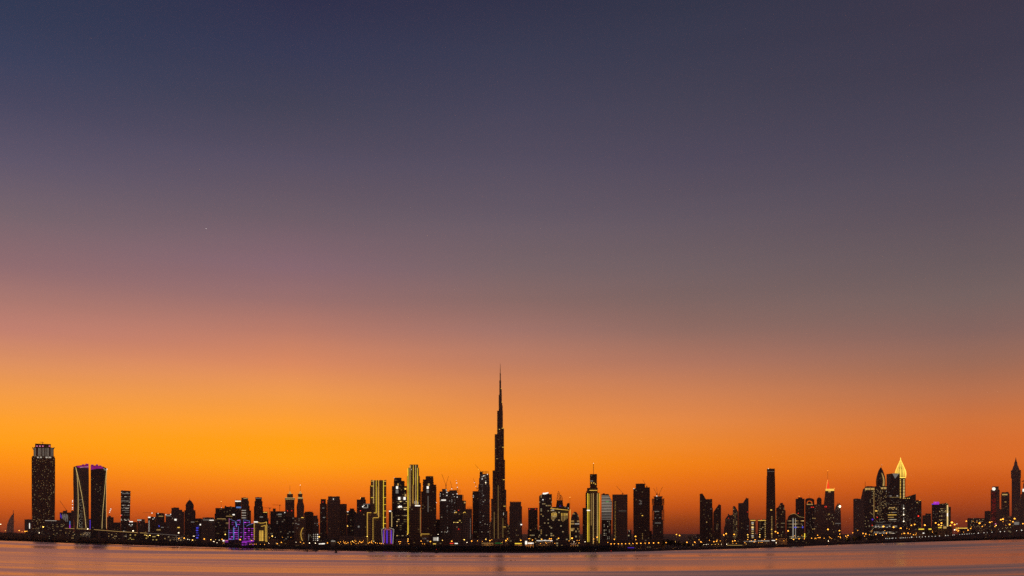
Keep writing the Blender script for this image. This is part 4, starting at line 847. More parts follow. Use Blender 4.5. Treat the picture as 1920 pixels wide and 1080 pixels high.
for x0, x1, y in ((1227, 1236, 958.8), (1228, 1230, 971), (1236, 1238.4, 970.8), (1228, 1239, 980.6)): b.sign(x0, y - .5, x1, y + .5, 'dimw', dy=-1, part='lit_floor')
U2 = b
crane('crane leaning left on the jagged unfinished tower', U2.D + 16, (1231.4, 926.5), (1225.6, 915.6), 931, w=.5)
crane('upright crane between two others on the jagged unfinished tower', U2.D + 26, (1232.2, 925.5), (1231.4, 913.4), 931, w=.4)
crane('crane leaning right on the jagged unfinished tower', U2.D + 16, (1236, 926.5), (1242.2, 913), 931, w=.5)

# --- right half of the skyline
b = T('small distant stepped block below the notched slab tower', 1290, 1312, 1006.4, 1.9, 'dim', 'apartment_block', 'building', [(1306, 1312.4, 1002, None), (1295, 1299, 1004.6, None)], plant=1)  # several small blocks merged into one stepped body
b.lamp('roof_light', 1305.4, 1007.4, .5, 'dimw')
b = B('notched_tower', 'tower', 'dark slab tower whose roof steps down from a pointed corner, facing its smaller twin', 1324, 1.5, 'angular notched towers')
b.poly('shaft', [(1312, None), (1312, 925.8), (1317.6, 925.8), (1323.6, 936), (1335.4, 935.4), (1335.6, 951.6), (1336.6, 953), (1337, None)], 'dim', th=50); b.box('roof_plant', 1315.4, 1316.6, 924.6, 926, 'steel', dy=12, th=8, slab=0); b.sign(1332.4, 953.6, 1334, 955, 'dimw', part='lit_window'); b.lamp('window_light', 1325, 979, 1.0, 'softgold')
b.box('fin_wall', 1322.6, 1323.8, 937, None, 'concrete', dy=-1.6, th=3, slab=0)
b = B('notched_tower', 'tower', 'small slant-roofed tower rising to a point beside the notched slab', 1345, 1.4, 'angular notched towers')
b.poly('shaft', [(1337, None), (1337.4, 960.4), (1347, 946.6), (1352, 946.6), (1352, None)], 'dim', th=40); b.box('roof_plant', 1347.6, 1349, 945.2, 947, 'steel', dy=10, th=8, slab=0); b.box('lit_floors', 1342.4, 1347.4, 983, 996, 'lace', dy=-.8, th=1.6, slab=0); b.box('fin_wall', 1350.6, 1351.8, 948, None, 'concrete', dy=-1.4, th=3, slab=0)
b = B('gabled_tower', 'tower', 'hip-roofed tower behind the gold lace-fronted slab', 1366, 1.75)
b.poly('shaft', [(1357, None), (1357.6, 988), (1359.4, 986), (1359.8, 973), (1366, 964.4), (1369.6, 966.2), (1374.6, 964.4), (1374.6, None)], 'dim', th=36); b.lamp('warning_light', 1366, 971.6, .4, 'red'); b.box('roof_plant', 1364.8, 1367, 963.6, 966, 'concrete', dy=14, th=8, slab=0)
b = B('lace_tower', 'tower', 'slim slant-topped slab covered in a fine gold lace of lights', 1379, 1.4, 'angular notched towers')
b.poly('shaft', [(1374, None), (1374, 950), (1378.6, 950), (1383.8, 959.4), (1383.8, None)], 'dark', th=30); b.poly('lace_front', [(1374.4, 1010), (1374.4, 951), (1377, 951.6), (1383, 962), (1383, 1010)], 'lace', dy=-.9, th=1); b.box('roof_plant', 1374.6, 1378, 949, 951, 'steel', dy=6, th=10, slab=0)
b = B('notched_tower', 'tower', 'broad notched tower rising to a right-hand point, next to the gold lace slab', 1395, 1.45, 'angular notched towers')
b.poly('shaft', [(1384, None), (1384.2, 943.4), (1393, 943), (1398.6, 934.2), (1403.6, 934.2), (1403.6, 970), (1405.6, 974.6), (1406, None)], 'dark', th=46); b.box('roof_plant', 1398.4, 1400, 933, 935, 'steel', dy=12, th=8, slab=0); b.lamp('warning_light', 1401.6, 960, .5, 'red'); b.box('fin_wall', 1393, 1394.2, 945, None, 'concrete', dy=-1.4, th=3, slab=0)
for x0, y in ((1401.4, 986.4), (1400.6, 992.4)): b.sign(x0, y - .4, x0 + 1.6, y + .4, 'dimw', part='lit_window')
b = T('short block with a brilliant stack of gold-white window bands', 1406.6, 1416.8, 974.6, 1.3, 'dark', 'office_block', 'building', plant=1)
b.sign(1407, 975.2, 1416.6, 976.2, 'gold', part='roof_sign')
for i, h in enumerate((3.6, 1.4, 4.2, 2.8, 1.2, 1.8, 3, 1)): b.sign(1409 + (i % 2) * .4, 979 + i * 4.1, 1413, 979 + i * 4.1 + h * .8, 'pale' if i % 3 else 'soft', part='lit_floor')
b = T('short block with a gold roof line, beside the tallest plain slab', 1421.2, 1436.4, 974.6, 1.3, 'warm', 'office_block', 'building', plant=1)
b.sign(1421.4, 975.2, 1436, 976.2, 'gold', part='roof_sign'); b.lamp('warning_light', 1427.4, 973.8, .6, 'red')
for i in range(9): b.sign(1434, 978 + i * 3.8, 1435.4, 980 + i * 3.8, 'softgold', part='lit_floor')
for i in range(8): b.sign(1423 + random.uniform(0, 2), 978 + i * 4, 1425.4, 979 + i * 4, 'softgold', part='lit_floor')
b = B('tall_slab_tower', 'tower', 'tallest plain slab standing alone over low gold-lit blocks', 1445, 1.75)
b.poly('shaft', [(1436, None), (1436.6, 950), (1437.4, 892.6), (1453.2, 892.6), (1454, 950), (1454.6, None)], 'dark', th=50); b.box('setback_tier', 1438.2, 1452.6, 879.2, 893, 'dark', dy=3, th=42); b.strip('light_strip', 1439, 884, 1452, 884, .35, 'dimw', dy=1); b.lamp('beacon', 1440.4, 878.8, .42, 'lampw', dy=3); b.box('roof_plant', 1443.4, 1445.6, 878.2, 880, 'concrete', dy=14, th=10, slab=0); b.box('fin_wall', 1443.6, 1444.4, 955, None, 'concrete', dy=-2, th=3, slab=0)
for i in range(15): b.sign(1446.6, 968 + i * 2.8, 1447.8, 969.4 + i * 2.8, 'softgold', part='stair_light')
b.sign(1444.4, 955.4, 1447.6, 957, 'gold', part='lit_window'); b.sign(1446, 992, 1448, 993.2, 'gold', part='lit_window'); b.sign(1446, 1000, 1448, 1001.2, 'gold', part='lit_window')
b = B('capped_tower', 'tower', 'stepped tower with a rounded cap beside the tallest plain slab', 1464, 1.5)
b.poly('shaft', [(1455, None), (1455.2, 953), (1459, 951), (1461.6, 946.8), (1470.6, 946.4), (1471.4, 956), (1473, 957.4), (1473.2, None)], 'warm', th=40); b.lathe('roof_cap', 1465.4, [(3.9, 947), (3.6, 945.8), (2.2, 945.2), (2.4, 943.8), (3.2, 943.4), (1.6, 942.8)], 'concrete', 12, dy=6); b.box('lit_stair', 1455.6, 1457, 960, 990, 'lace', dy=-.8, th=1.4, slab=0)
# --- wave-roofed glass hall
b = B('arched_building', 'building', 'glass building with an arched gold-rimmed roof and two white light columns', 1492, 1.15)
b.poly('shaft', [(1476.8, None), (1476.8, 972), (1478.4, 968), (1482, 965), (1487, 963.4), (1491, 963.6), (1494.6, 966), (1499, 969.4), (1508, 970.6), (1508, None)], 'wrows', th=40); b.path('roof_rim', [(1482, 964.8), (1487, 963), (1491.4, 963.4), (1495, 966), (1499.4, 969.2), (1508, 970.2)], .4, 'softgold')
b.strip('light_column', 1487, 972, 1487, 1008, 1.2, 'soft'); b.strip('light_column', 1491.6, 972, 1491.6, 1008, .7, 'soft'); b.sign(1489, 988, 1493.6, 989.8, 'blue', dy=-2.6); b.sign(1504, 987, 1506, 990, 'blue', dy=-2.6); b.lamp('window_light', 1504.4, 985, .6, 'soft'); b.box('annex', 1474.4, 1477.2, 975, None, 'dark', dy=6, th=20); b.sign(1508, 1000, 1509.6, 1008, 'yellow', dy=-2, part='light_strip')
b = T('plain square-topped tower with an amber star on its roof, behind the arched glass building', 1491.8, 1508.4, 935.6, 1.7, 'dark', 'office_tower', 'tower', [(1496.4, 1504.2, 933, 936)], plant=0)
b.pole('antenna', 1498.6, 930.4, 934, .3); b.lamp('beacon', 1498.6, 930.6, .42, 'amber', dy=6); b.lamp('warning_light', 1496.6, 962.4, .6, 'red')
b = B('arch_topped_tower', 'tower', 'round-topped tower pierced by an arched opening with a gold bar beneath', 1518, 1.6)
b.box('shaft', 1509.6, 1527, 945.4, None, 'cool', th=36, slab=.4)
outer = [(1509.8, 946), (1509.8, 937), (1511.4, 935.2), (1514.6, 934), (1521, 934), (1525, 935.4), (1526.8, 937.4), (1526.8, 946)]; inner = [(1523, 946), (1523, 941), (1521.4, 939), (1517.6, 938), (1514, 939), (1512.8, 941.4), (1512.8, 946)]
b.poly('arch', outer + inner, 'dark', dy=2, th=30); b.sign(1512.8, 945, 1524, 946.4, 'softgold', part='light_bar'); b.pole('spire', 1517.8, 929.6, 935, .3); b.box('roof_hall', 1514.4, 1521.4, 942, 946, 'dark', dy=9, th=14, slab=0); b.lathe('roof_dome', 1517.6, [(3, 942.2), (2.2, 940.8), (.6, 940)], 'concrete', 10, dy=10)
b = T('lower flat block with two red roof lights, in front of the domed slender tower', 1526.6, 1546, 946.4, 1.5, 'cool', 'apartment_block', 'building', plant=1)
for x in (1521.4, 1524.6): b.lamp('warning_light', x, 951, .75, 'red', dy=-3)
for x0, y in ((1523.4, 971.6), (1527, 972), (1523, 992), (1526, 991.6)): b.sign(x0, y - .6, x0 + 2, y + .6, 'softgold', dy=-1.5, part='lit_window')
b = B('domed_tower', 'tower', 'slender tower under a small round dome with a needle finial', 1536, 1.8)
b.box('shaft', 1531.6, 1540.4, 938.4, None, 'dark', th=26); b.lathe('dome', 1536, [(4.4, 938.6), (4.3, 937), (3.7, 935), (2.4, 933.4), (.8, 932.6)], 'roofing', 14, dy=0); b.pole('spire', 1536, 929, 933.6, .4, dy=14)
b = B('red_spired_tower', 'tower', 'tapering tower with a gold crown band and a glowing red spire', 1555, 1.55)
b.poly('shaft', [(1543.6, None), (1544.6, 945), (1546.6, 929), (1547.4, 920.4), (1564.4, 920.4), (1564.6, None)], 'dim', th=42); b.box('crown_band', 1547.8, 1564.2, 916.6, 920.6, 'gold', dy=1, th=36, slab=0); b.sign(1553, 920.6, 1557.6, 923, 'softgold', part='lit_floor')
b.build('red_spire', MB().add([b.pt(1549, 916.6, 3), b.pt(1556, 916.6, 3), b.pt(1556, 916.6, 26), b.pt(1549, 916.6, 26), b.pt(1551.9, 897.6, 12)], [(0, 1, 4), (1, 2, 4), (2, 3, 4), (3, 0, 4), (3, 2, 1, 0)]), 'redspire'); b.strip('spire_edge', 1549.4, 916.4, 1551.6, 900, .7, 'gold', dy=2); b.pole('antenna', 1552, 882, 899, .35, dy=13); b.lamp('beacon', 1552, 882.4, .42, 'amber', dy=12); b.lamp('beacon', 1564.6, 915.6, .42, 'amber')
for x in (1546, 1549): b.lamp('warning_light', x, 950.2, .8, 'red', dy=-2)
b = T('flat-roofed block with warm floors before the red-spired tower', 1548, 1565, 964, 1.25, 'warm', 'office_block', 'building')
b.sign(1545.6, 1011, 1550.4, 1012.6, 'soft', dy=-2); b.sign(1553, 963.4, 1556, 964.6, 'softgold', part='roof_sign')
b = B('prong_topped_tower', 'tower', 'curved tower tapering to twin prongs with a dazzling white light near its tip', 1571, 1.35)
b.poly('shaft', [(1563.8, None), (1564.6, 957), (1566.8, 950), (1570, 945.4), (1571, 942.6), (1572.4, 945.6), (1574.2, 942.2), (1575.4, 948), (1576.6, 960), (1577.8, None)], 'cool', th=30); b.pole('spire', 1571.2, 941.4, 946, .35, dy=10); b.lamp('floodlight', 1574.8, 949.6, 1.9, 'lampw', dy=-3); b.sign(1566, 981, 1576, 981.8, 'dimw', part='lit_floor')
# --- cluster with the gold-crowned tower
b = T('plain featureless slab at the near edge of the golden-crowned cluster', 1600, 1620.6, 935.8, 1.3, 'grey', 'office_tower', 'tower', th=60)
b.o['label'] = 'plain blank slab tower, first of the cluster around the golden crown'
b = B('sloping_tower', 'tower', 'slope-sided tower with a single rooftop mast, behind the blank slab tower', 1618, 1.7)
b.poly('shaft', [(1613.6, None), (1614.4, 934), (1618, 917), (1621.4, 915), (1624, 915), (1624, None)], 'dark', th=34); b.pole('antenna', 1622.3, 903, 916, .6)
b = T('tower with a warm lit top floor and scattered gold windows, next to the onion-topped tower', 1621.2, 1640.4, 914, 1.5, 'warm', 'office_tower', 'tower', [(1623, 1640, 912.6, 915)])
for x0, x1 in ((1622, 1627), (1627.6, 1632), (1633, 1639.6)): b.sign(x0, 914.8, x1, 918.6, 'softgold', part='lit_floor')
b.strip('light_strip', 1638.6, 915, 1638.6, 970, .6, 'softgold'); b.lamp('warning_light', 1645, 970, .8, 'red', dy=-2); b.lamp('warning_light', 1635.4, 985, .7, 'red', dy=-2); b.lamp('window_light', 1636, 974, 1.4, 'violet', dy=-2); b.sign(1641, 957, 1645, 959, 'gold', part='lit_floor')
b = B('onion_topped_tower', 'tower', 'tower swelling into a pointed onion-shaped crown, one side glowing faintly gold', 1652, 1.6)
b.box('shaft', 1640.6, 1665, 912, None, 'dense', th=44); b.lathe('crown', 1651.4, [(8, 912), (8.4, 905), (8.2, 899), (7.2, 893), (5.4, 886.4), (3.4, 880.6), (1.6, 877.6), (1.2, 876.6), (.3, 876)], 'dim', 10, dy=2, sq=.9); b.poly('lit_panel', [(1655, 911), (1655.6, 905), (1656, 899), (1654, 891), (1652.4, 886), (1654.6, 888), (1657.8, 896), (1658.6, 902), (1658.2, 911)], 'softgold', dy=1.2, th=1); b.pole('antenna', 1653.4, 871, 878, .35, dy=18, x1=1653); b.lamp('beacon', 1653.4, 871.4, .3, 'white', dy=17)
b.sign(1652, 914, 1656, 917, 'softgold', part='lit_floor'); b.sign(1657, 913.4, 1662, 917, 'softgold', part='lit_floor'); b.sign(1661.4, 920, 1666, 922, 'soft', part='lit_floor'); b.box('lit_stair', 1647.6, 1652, 930, 968, 'lace', dy=-.8, th=1.4, slab=0)
b = B('chamfered_tower', 'tower', 'dark glass tower with a pale upside-down triangle of light at its top', 1675, 1.45)
b.poly('shaft', [(1662, None), (1662.2, 889.2), (1672, 887.6), (1687, 887.6), (1687, None)], 'glass', th=44); b.build('lit_panel', MB().prism([b.pt(*p)[::2] for p in ((1673.4, 888.2), (1685.8, 888.2), (1678.4, 897.4))], -1.6, -.8), 'dimw'); b.build('facet', MB().prism([b.pt(*p)[::2] for p in ((1662.6, 890), (1671.6, 888.4), (1667, 915), (1662.6, 920))], -1.4, -.8), 'concrete')
b.sign(1668, 929, 1672, 930.8, 'dimw', part='lit_floor'); b.sign(1681, 929, 1684, 930.6, 'soft', part='lit_floor'); b.sign(1668, 932, 1688, 932.6, 'softgold', part='lit_floor'); b.strip('parapet_light', 1672, 887.6, 1687, 887.6, .35, 'softgold')
b = B('gold_crowned_tower', 'tower', 'tower crowned by a blazing golden lattice spire, gold windows in two columns', 1690, 1.62)
b.box('shaft', 1681, 1697.4, 896, None, 'dark', th=34)
cr = [(8.6, 895), (9.3, 889), (9, 884.6), (7.6, 880), (5.6, 875), (3.6, 869.6), (1.8, 865), (.5, 862), (.3, 858)]
b.lathe('crown_core', 1688.6, [(r * .75, y) for r, y in cr], 'core', 8, dy=2, sq=.8)
def crown():
    a0 = b.pt(1688.6, 900, 2)[0]; R = 9.3 * b.m * .8; mb = MB(); n = 12; ring = []
    for r, y in cr:
        ring.append([(a0 + r * b.m * math.cos(2 * math.pi * i / n), 2 + R + .8 * r * b.m * math.sin(2 * math.pi * i / n), b.pt(1688.6, y, 2)[2]) for i in range(n)])
    for j in range(len(ring) - 1):
        for i in range(n):
            mb.bar(ring[j][i], ring[j + 1][i], .55 * b.m)
            if j < 6: mb.bar(ring[j][i], ring[j][(i + 1) % n], .5 * b.m)
    for j in range(5):
        for i in range(n):
            mid = lambda k: tuple((p + q) / 2 for p, q in zip(ring[j][k], ring[j + 1][k]))
            mb.bar(mid(i), mid((i + 1) % n), .45 * b.m)
    b.build('lattice_crown', mb, 'spire')
crown(); b.pole('spire', 1688.6, 857.8, 864, .6, 'spire', dy=16)
b.strip('crown_base_light', 1687.4, 895.4, 1697.4, 895.4, 1.5, 'spire', dy=-1.6)
for i in range(13):
    b.sign(1687.4, 899 + i * 2.8, 1689.2, 900.4 + i * 2.8, 'gold', part='lit_window'); b.sign(1693.4, 899 + i * 2.8, 1696.2, 900.6 + i * 2.8, 'pale', part='lit_window')
b = T('banded office block with white and orange lit floors under the triangle-lit tower', 1665, 1682, 946, 1.25, 'wrows', 'office_block', 'building')
for x0, x1, y, g in ((1667, 1678, 952, 'softgold'), (1673, 1681, 960.6, 'dimw'), (1664.6, 1681, 965.4, 'gold'), (1668, 1681, 974, 'soft'), (1665, 1676, 970, 'softgold')): b.sign(x0, y - .5, x1, y + .5, g, dy=-2, part='lit_floor')
b = T('low wide block with thin rows of white windows, foot of the onion-topped tower', 1638, 1682, 978.4, 1.12, 'rows', 'office_block', 'building', th=30)
for y in (980, 983.6, 987.6, 998): b.sign(1639 + random.uniform(0, 6), y - .18, 1662 + random.uniform(-6, 14), y + .18, 'dimw', dy=-2, part='lit_floor')
b = B('sloping_roof_tower', 'tower', 'dark tower with a roof slanting up to one side and white lamps down its front', 1700, 1.3)
b.poly('shaft', [(1682.6, None), (1682.6, 939), (1697, 932.4), (1717.4, 926), (1717.4, None)], 'cool', th=46)
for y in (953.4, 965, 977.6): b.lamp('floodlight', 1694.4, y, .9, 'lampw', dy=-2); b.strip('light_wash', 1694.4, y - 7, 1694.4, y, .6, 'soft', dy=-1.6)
for x in (1693.6, 1697, 1701.4, 1704.8): b.sign(x - .6, 933.8, x + .6, 935, 'gold', part='roof_light')
b = T('flat-topped block with a red ring logo low on its front, beside the slanting roof', 1717.4, 1727.8, 938.4, 1.35, 'cool', 'office_tower', 'tower', plant=1)
b.lamp('logo', 1722, 967.6, 1.3, 'red', dy=-2); b.sign(1718.4, 941.8, 1721, 943, 'softgold', part='lit_floor')
for x in (1724, 1726.4): b.lamp('roof_light', x, 938.2, .4, 'amber')
T('plain hazy two-step block in the gap before the purple-topped building', 1735, 1745.8, 963.2, 1.55, 'dark', 'apartment_block', 'building', [(1729.4, 1735.4, 966.6, None)], plant=1)  # two separate blocks merged into one body
b = B('purple_topped_building', 'building', 'wide block with a purple-lit rooftop and one brilliant gold vertical strip', 1764, 1.3)
b.box('shaft', 1747.2, 1761, 946.4, None, 'cool', th=44); b.poly('shaft', [(1761, None), (1761, 944.6), (1772, 943.6), (1774, 942.2), (1778.4, 945), (1778.4, None)], 'wrows', dy=2, th=44); b.box('wing', 1778.4, 1782.8, 950.6, None, 'dark', dy=5, th=30)
b.box('roof_lounge', 1750.6, 1760.8, 941, 946.4, 'purple', dy=4, th=24, slab=0); b.box('roof_lounge', 1747, 1751, 944.4, 946.2, 'violet', dy=4, th=20, slab=0); b.lamp('roof_light', 1754.4, 942.6, .8, 'pink', dy=2); b.strip('light_strip', 1776.6, 947, 1776.6, 990, 2.6, 'pale', dy=-2); b.strip('light_strip', 1776.6, 962, 1776.6, 968, 1.4, 'white', dy=-4)
b = T('low hotel block with many small windows, long and flat', 1814, 1846.4, 972, 1.25, 'dense', 'apartment_block', 'building', th=40)
b = T('plain short tower beside the red-faced tower', 1846.2, 1857.4, 958.4, 1.35, 'dim', 'apartment_tower', 'tower')
b = B('red_faced_tower', 'tower', 'tower with a red-lit front under a glowing white disc', 1866, 1.3)
b.box('shaft', 1857.6, 1874.2, 918.6, None, 'dark', th=70); b.box('setback_tier', 1860.4, 1872.4, 912.4, 919, 'dark', dy=4, th=60); b.box('red_front', 1859.2, 1867.8, 922, 981, 'redglow', dy=-2, th=3, slab=0); b.box('sign_box', 1861, 1866.6, 913.6, 921.4, 'concrete', dy=-1, th=4, slab=0); dsc = b.build('disc_sign', MB().lathe(0, 0, [(2.7 * b.m, 0), (2.7 * b.m, 2)], 24), 'white')
q = b.pt(1863.4, 916.6, -2); dsc.location = q; dsc.rotation_euler = (math.radians(90), 0, 0); b.lamp('sign_light', 1866.6, 982.4, 1.0, 'pink', dy=-4)
b = T('tower with a gold lit band under its flat overhanging roof', 1877.2, 1892.8, 926, 1.4, 'dim', 'office_tower', 'tower', [(1878, 1891.6, 923.2, 926.4)])
b.sign(1879, 926, 1889, 928.6, 'softgold', part='lit_floor'); b.sign(1883.4, 940.6, 1887, 941.8, 'softgold', part='lit_floor')
b = B('pinnacle_tower', 'tower', 'hazy tower with a wider head and a steep pinnacle roof', 1905, 1.75)
b.box('shaft', 1896.8, 1913.6, 896, None, 'dark', th=60, slab=.4); b.box('head', 1895.6, 1914.2, 882, 896.4, 'dark', dy=-3, th=66, slab=.8)
b.lathe('roof', 1904.6, [(9, 882), (7.6, 880), (5.6, 874.6), (3.6, 871), (3.4, 867.6), (2, 864.6), (1, 860.6), (.2, 857)], 'concrete', 4, dy=0, rot=0)
b = B('stepped_ziggurat', 'building', 'dark terraced building stepping up beside the pinnacle tower, with a white lit box', 1911, 1.3)
for x0, y in ((1901, 941), (1909.6, 934), (1914, 926.6), (1916, 918)): b.box('terrace_tier', x0, 1936, y, None, 'dim', dy=(x0 - 1901) * .5, th=40, slab=.6)
b.box('core', 1918.6, 1932, 907, 920, 'dark', dy=12, th=20); b.sign(1917.2, 916.6, 1921, 922, 'white', dy=6)
crane('short dark crane head poking above the stepped terrace building', b.D + 20, (1920.4, 901.4), (1915.6, 902.8), 908, tail=6, w=1.2)
T('low dim block at the foot of the pinnacle tower', 1880, 1898, 968, 1.15, 'warm', 'apartment_block', 'building', plant=1)
T('low terrace wing under the red-faced tower', 1872, 1880, 955, 1.6, 'dim', 'apartment_block', 'building', plant=1)

# ================================================================ waterfront: viaduct, low halls, lamps, trees, marks in the water
def ribbon(parent, part, x0, x1, top, bot, k, th, mat, step=6, dk=0.0):
    """a long piece that follows the shore at k times its distance"""
    n = max(2, int((x1 - x0) / step)); vs, fs = [], []
    for i in range(n + 1):
        px = x0 + (x1 - x0) * i / n; d = ys(px) * k + dk
        zt = CH + (HY - top(px)) / F * d; zb = GZ if bot is None else CH + (HY - bot(px)) / F * d
        for dd, z in ((d, zb), (d, zt), (d + th, zt), (d + th, zb)): vs.append(((px - 960) / F * dd, dd, z))
    for i in range(n):
        for a, b in ((0, 1), (1, 2), (2, 3), (3, 0)): fs.append((4 * i + a, 4 * i + b, 4 * i + 4 + b, 4 * i + 4 + a))
    fs += [(0, 1, 2, 3), tuple(4 * n + j for j in (3, 2, 1, 0))]
    o = link(part, MB().add(vs, fs).mesh(part), M.get(mat) or G.get(mat) or mat, parent); o['cell'] = 4.2
    return o
deck_y = lambda p: interp([(120, 990), (165, 991.6), (215, 995.6), (275, 999.2), (335, 1003.4), (360, 1006)], p)
via = bpy.data.objects.new('viaduct', None); COL.objects.link(via)
tag(via, 'long elevated roadway with a pale lit edge, running below the curved twin towers', 'viaduct')
ribbon(via, 'deck', 120, 345, deck_y, lambda p: deck_y(p) + 1.6, 1.09, 14, 'concrete')
ribbon(via, 'light_strip', 122, 276, lambda p: deck_y(p) + .1, lambda p: deck_y(p) + .75, 1.09, .8, 'softgold', dk=-1)
ribbon(via, 'light_strip', 276, 336, lambda p: deck_y(p) + .2, lambda p: deck_y(p) + .6, 1.09, .8, 'dimw', dk=-1)
for i in range(15):
    px = 126 + i * 15; d = ys(px) * 1.09 + 7; x = (px - 960) / F * d; z = CH + (HY - deck_y(px) - 1.6) / F * d
    link('pier', MB().box(x - 2, x + 2, d - 3, d + 3, GZ, z + .3).mesh('pier'), M['concrete'], via)
for lab, x0, x1, y, mt, k in (('low lit hall at the foot of the crowned tower', 52, 92, 993.5, 'cool', 1.05), ('low lit hall under the near end of the viaduct, below the purple-dashed building', 92, 132, 995.4, 'dense', 1.055),
        ('dim low hall beneath the viaduct, under the curved twin towers', 134, 196, 998, 'warm', 1.06), ('low hall with scattered gold windows under the lone office tower', 197, 236, 1000.6, 'dense', 1.05),
        ('brightest low hall, full of gold windows, below the block with roof lights', 238, 272, 1002.4, 'mall', 1.05), ('gold-windowed low hall beside the brightest one', 273, 298, 1004.2, 'mall', 1.055),
        ('dimmer low hall at the far end of the viaduct, before the domed tower', 299, 356, 1006.4, 'dense', 1.05)):
    b = B('low_hall', 'building', lab, (x0 + x1) / 2, k, 'low lit halls along the shore'); b.box('hall', x0, x1, y, None, mt, th=18, slab=.2); b.plant(x0, x1, y, 2)
# low dark podium blocks filling the feet of the towers
for lab, x0, x1, y, mt in (('low dark podium under the domed tower', 358, 378, 1010.5, 'dim'), ('low dark podium under the wide grey block', 378, 404, 1012, 'dim'), ('low dark podium under the twin-roofed block', 404, 421, 1013.6, 'dim'),
        ('low podium between the gold-outlined building and the dark slab', 503, 522, 1012, 'warm'), ('low podium at the foot of the big dark slab', 522, 552, 1014, 'dim'), ('low podium under the golden crescent', 552, 578, 1015.6, 'dim'),
        ('low dark block under the broad-shouldered tower', 611, 634, 1011, 'dim'), ('low dark block behind the amber lamps, below the gabled tower', 636, 664, 1006, 'dim'), ('low dark block below the drum-topped tower', 664, 688, 1008, 'dim'),
        ('low dark block under the violet-lit hall', 711, 741, 1012, 'dark'), ('low block at the foot of the finely banded tower', 742, 766, 1012, 'dim'), ('low block at the foot of the unfinished tower', 824, 850, 1012, 'dim'), ('low block at the foot of the ragged-topped tower', 884, 920, 1012.4, 'dark'),
        ('low block at the foot of the needle tower', 920, 955, 1013, 'dark'), ('low block under the parapet tower', 955, 982, 1014, 'dim'), ('low lit block under the gold-corniced hotel', 1012, 1064, 1014.4, 'dense'),
        ('low lit block between the bullet tower and the gold-lined tower', 1064, 1098, 1013.4, 'warm'), ('low block under the striped slant-topped tower', 1126, 1150, 1012.4, 'warm'), ('low dark block under the crane-topped slab', 1150, 1186, 1013.4, 'dim'), ('low dark block under the tall slab', 1186, 1222, 1012.6, 'dim'),
        ('low dark block under the jagged unfinished tower', 1222, 1247, 1011, 'dim'), ('low dark block under the notched slab tower', 1312, 1356, 1014, 'dim'), ('low dark block under the gold lace slab', 1357, 1400, 1012.6, 'dim'),
        ('low block under the tallest plain slab', 1432, 1476, 1010, 'dim'), ('low block between the arched glass building and the red-spired tower', 1509, 1548, 1002, 'dim'), ('low block under the pronged tower', 1548, 1580, 1003, 'dim'),
        ('low dark block under the slanting-roof tower', 1682, 1730, 994, 'dim'), ('low block under the purple-topped building', 1730, 1786, 988, 'dim'), ('low shed under the long flat hotel block', 1800, 1850, 989.4, 'warm'), ('low shed under the red-faced tower', 1850, 1900, 986, 'warm')):
    b = B('podium_block', 'building', lab, (x0 + x1) / 2, 1.1, 'low podium blocks at the feet of the towers'); b.box('hall', x0, x1, y, None, mt, th=24, slab=.25); b.plant(x0, x1, y, 2)
# small lit fronts, car-light streaks built as fronts, canopies and signs at street level
def front(name, cat, lab, x0, x1, y0, y1, mt, k=1.06, hall=1.2):
    b = B(name, cat, lab, (x0 + x1) / 2, k)
    b.box('hall', x0 - .6, x1 + .6, y0 - hall, None, 'dark', th=8, slab=0); b.sign(x0, y0, x1, y1, mt, dy=-.6, part='lit_front')
    return b
front('lit_kiosk', 'building', 'tiny kiosk with a flat white lit front, below the twin-roofed block', 417.4, 420.8, 1012.6, 1015, 'white')
b = B('roof_sign', 'sign', 'wide wavy white lit sign on the shore under the broad-shouldered tower', 603, 1.045)
b.build('lettering', MB().prism([b.pt(x, y, 0)[::2] for x, y in ((597.4, 1020.2), (598.6, 1018.6), (600, 1019.6), (602, 1018.3), (603.2, 1019.4), (604.8, 1018.2), (607, 1018.6), (609, 1018.4), (609.4, 1020), (605, 1020.6), (601, 1020.2), (599, 1020.8))], -1, 0), 'white')
for x in (599, 607.6): b.pole('post', x, 1020, 1026, .4, dy=.6)
b = B('pavilion', 'building', 'small round pavilion with a glowing white rim, beside the dark channel marker', 624.6, 1.06)
b.lathe('hall', 624.6, [(4.2, 1024), (4.2, 1014.2), (3.2, 1012.8), (.4, 1012)], 'concrete', 14, dy=1); b.sign(620.8, 1014, 628.4, 1015.2, 'soft', dy=-.4, part='lit_rim'); b.sign(622, 1012.6, 625, 1013.2, 'dimw', dy=-.4, part='lit_rim')
front('lit_shop', 'building', 'red-lit little shop front under the unfinished tower', 843.6, 850, 1018.2, 1019.2, 'red'); front('lit_shop', 'building', 'white-lit little shop front beside the red one', 852.6, 858.4, 1018.2, 1019.8, 'white')  # streaks of car lights, built as glowing fronts with made-up halls
front('lit_shop', 'building', 'long thin gold-lit shop front before the needle tower', 903, 925, 1018.4, 1018.9, 'softgold'); front('lit_shop', 'building', 'green-lit shop front before the needle tower', 928, 941.6, 1018, 1018.6, 'green')
front('lit_shop', 'building', 'bright yellow lit shop front under the parapet tower', 965.4, 978, 1018.4, 1020, 'yellow'); front('lit_kiosk', 'building', 'upright glaring white kiosk beside the yellow shop front', 984.6, 988.2, 1014.4, 1020.6, 'white')
front('lit_shop', 'building', 'low white lit shop front beside the upright white kiosk', 989.4, 1000, 1017.4, 1019.6, 'white'); b = front('arcade', 'building', 'long arcade with a ragged run of white lights, under the white-capped tower', 1006, 1036, 1013.2, 1014.4, 'soft')
for i in range(13): b.lamp('ceiling_light', 1007 + i * 2.3, 1013.6 + random.uniform(-.7, .7), random.uniform(.5, .9), 'white', dy=-1.6)
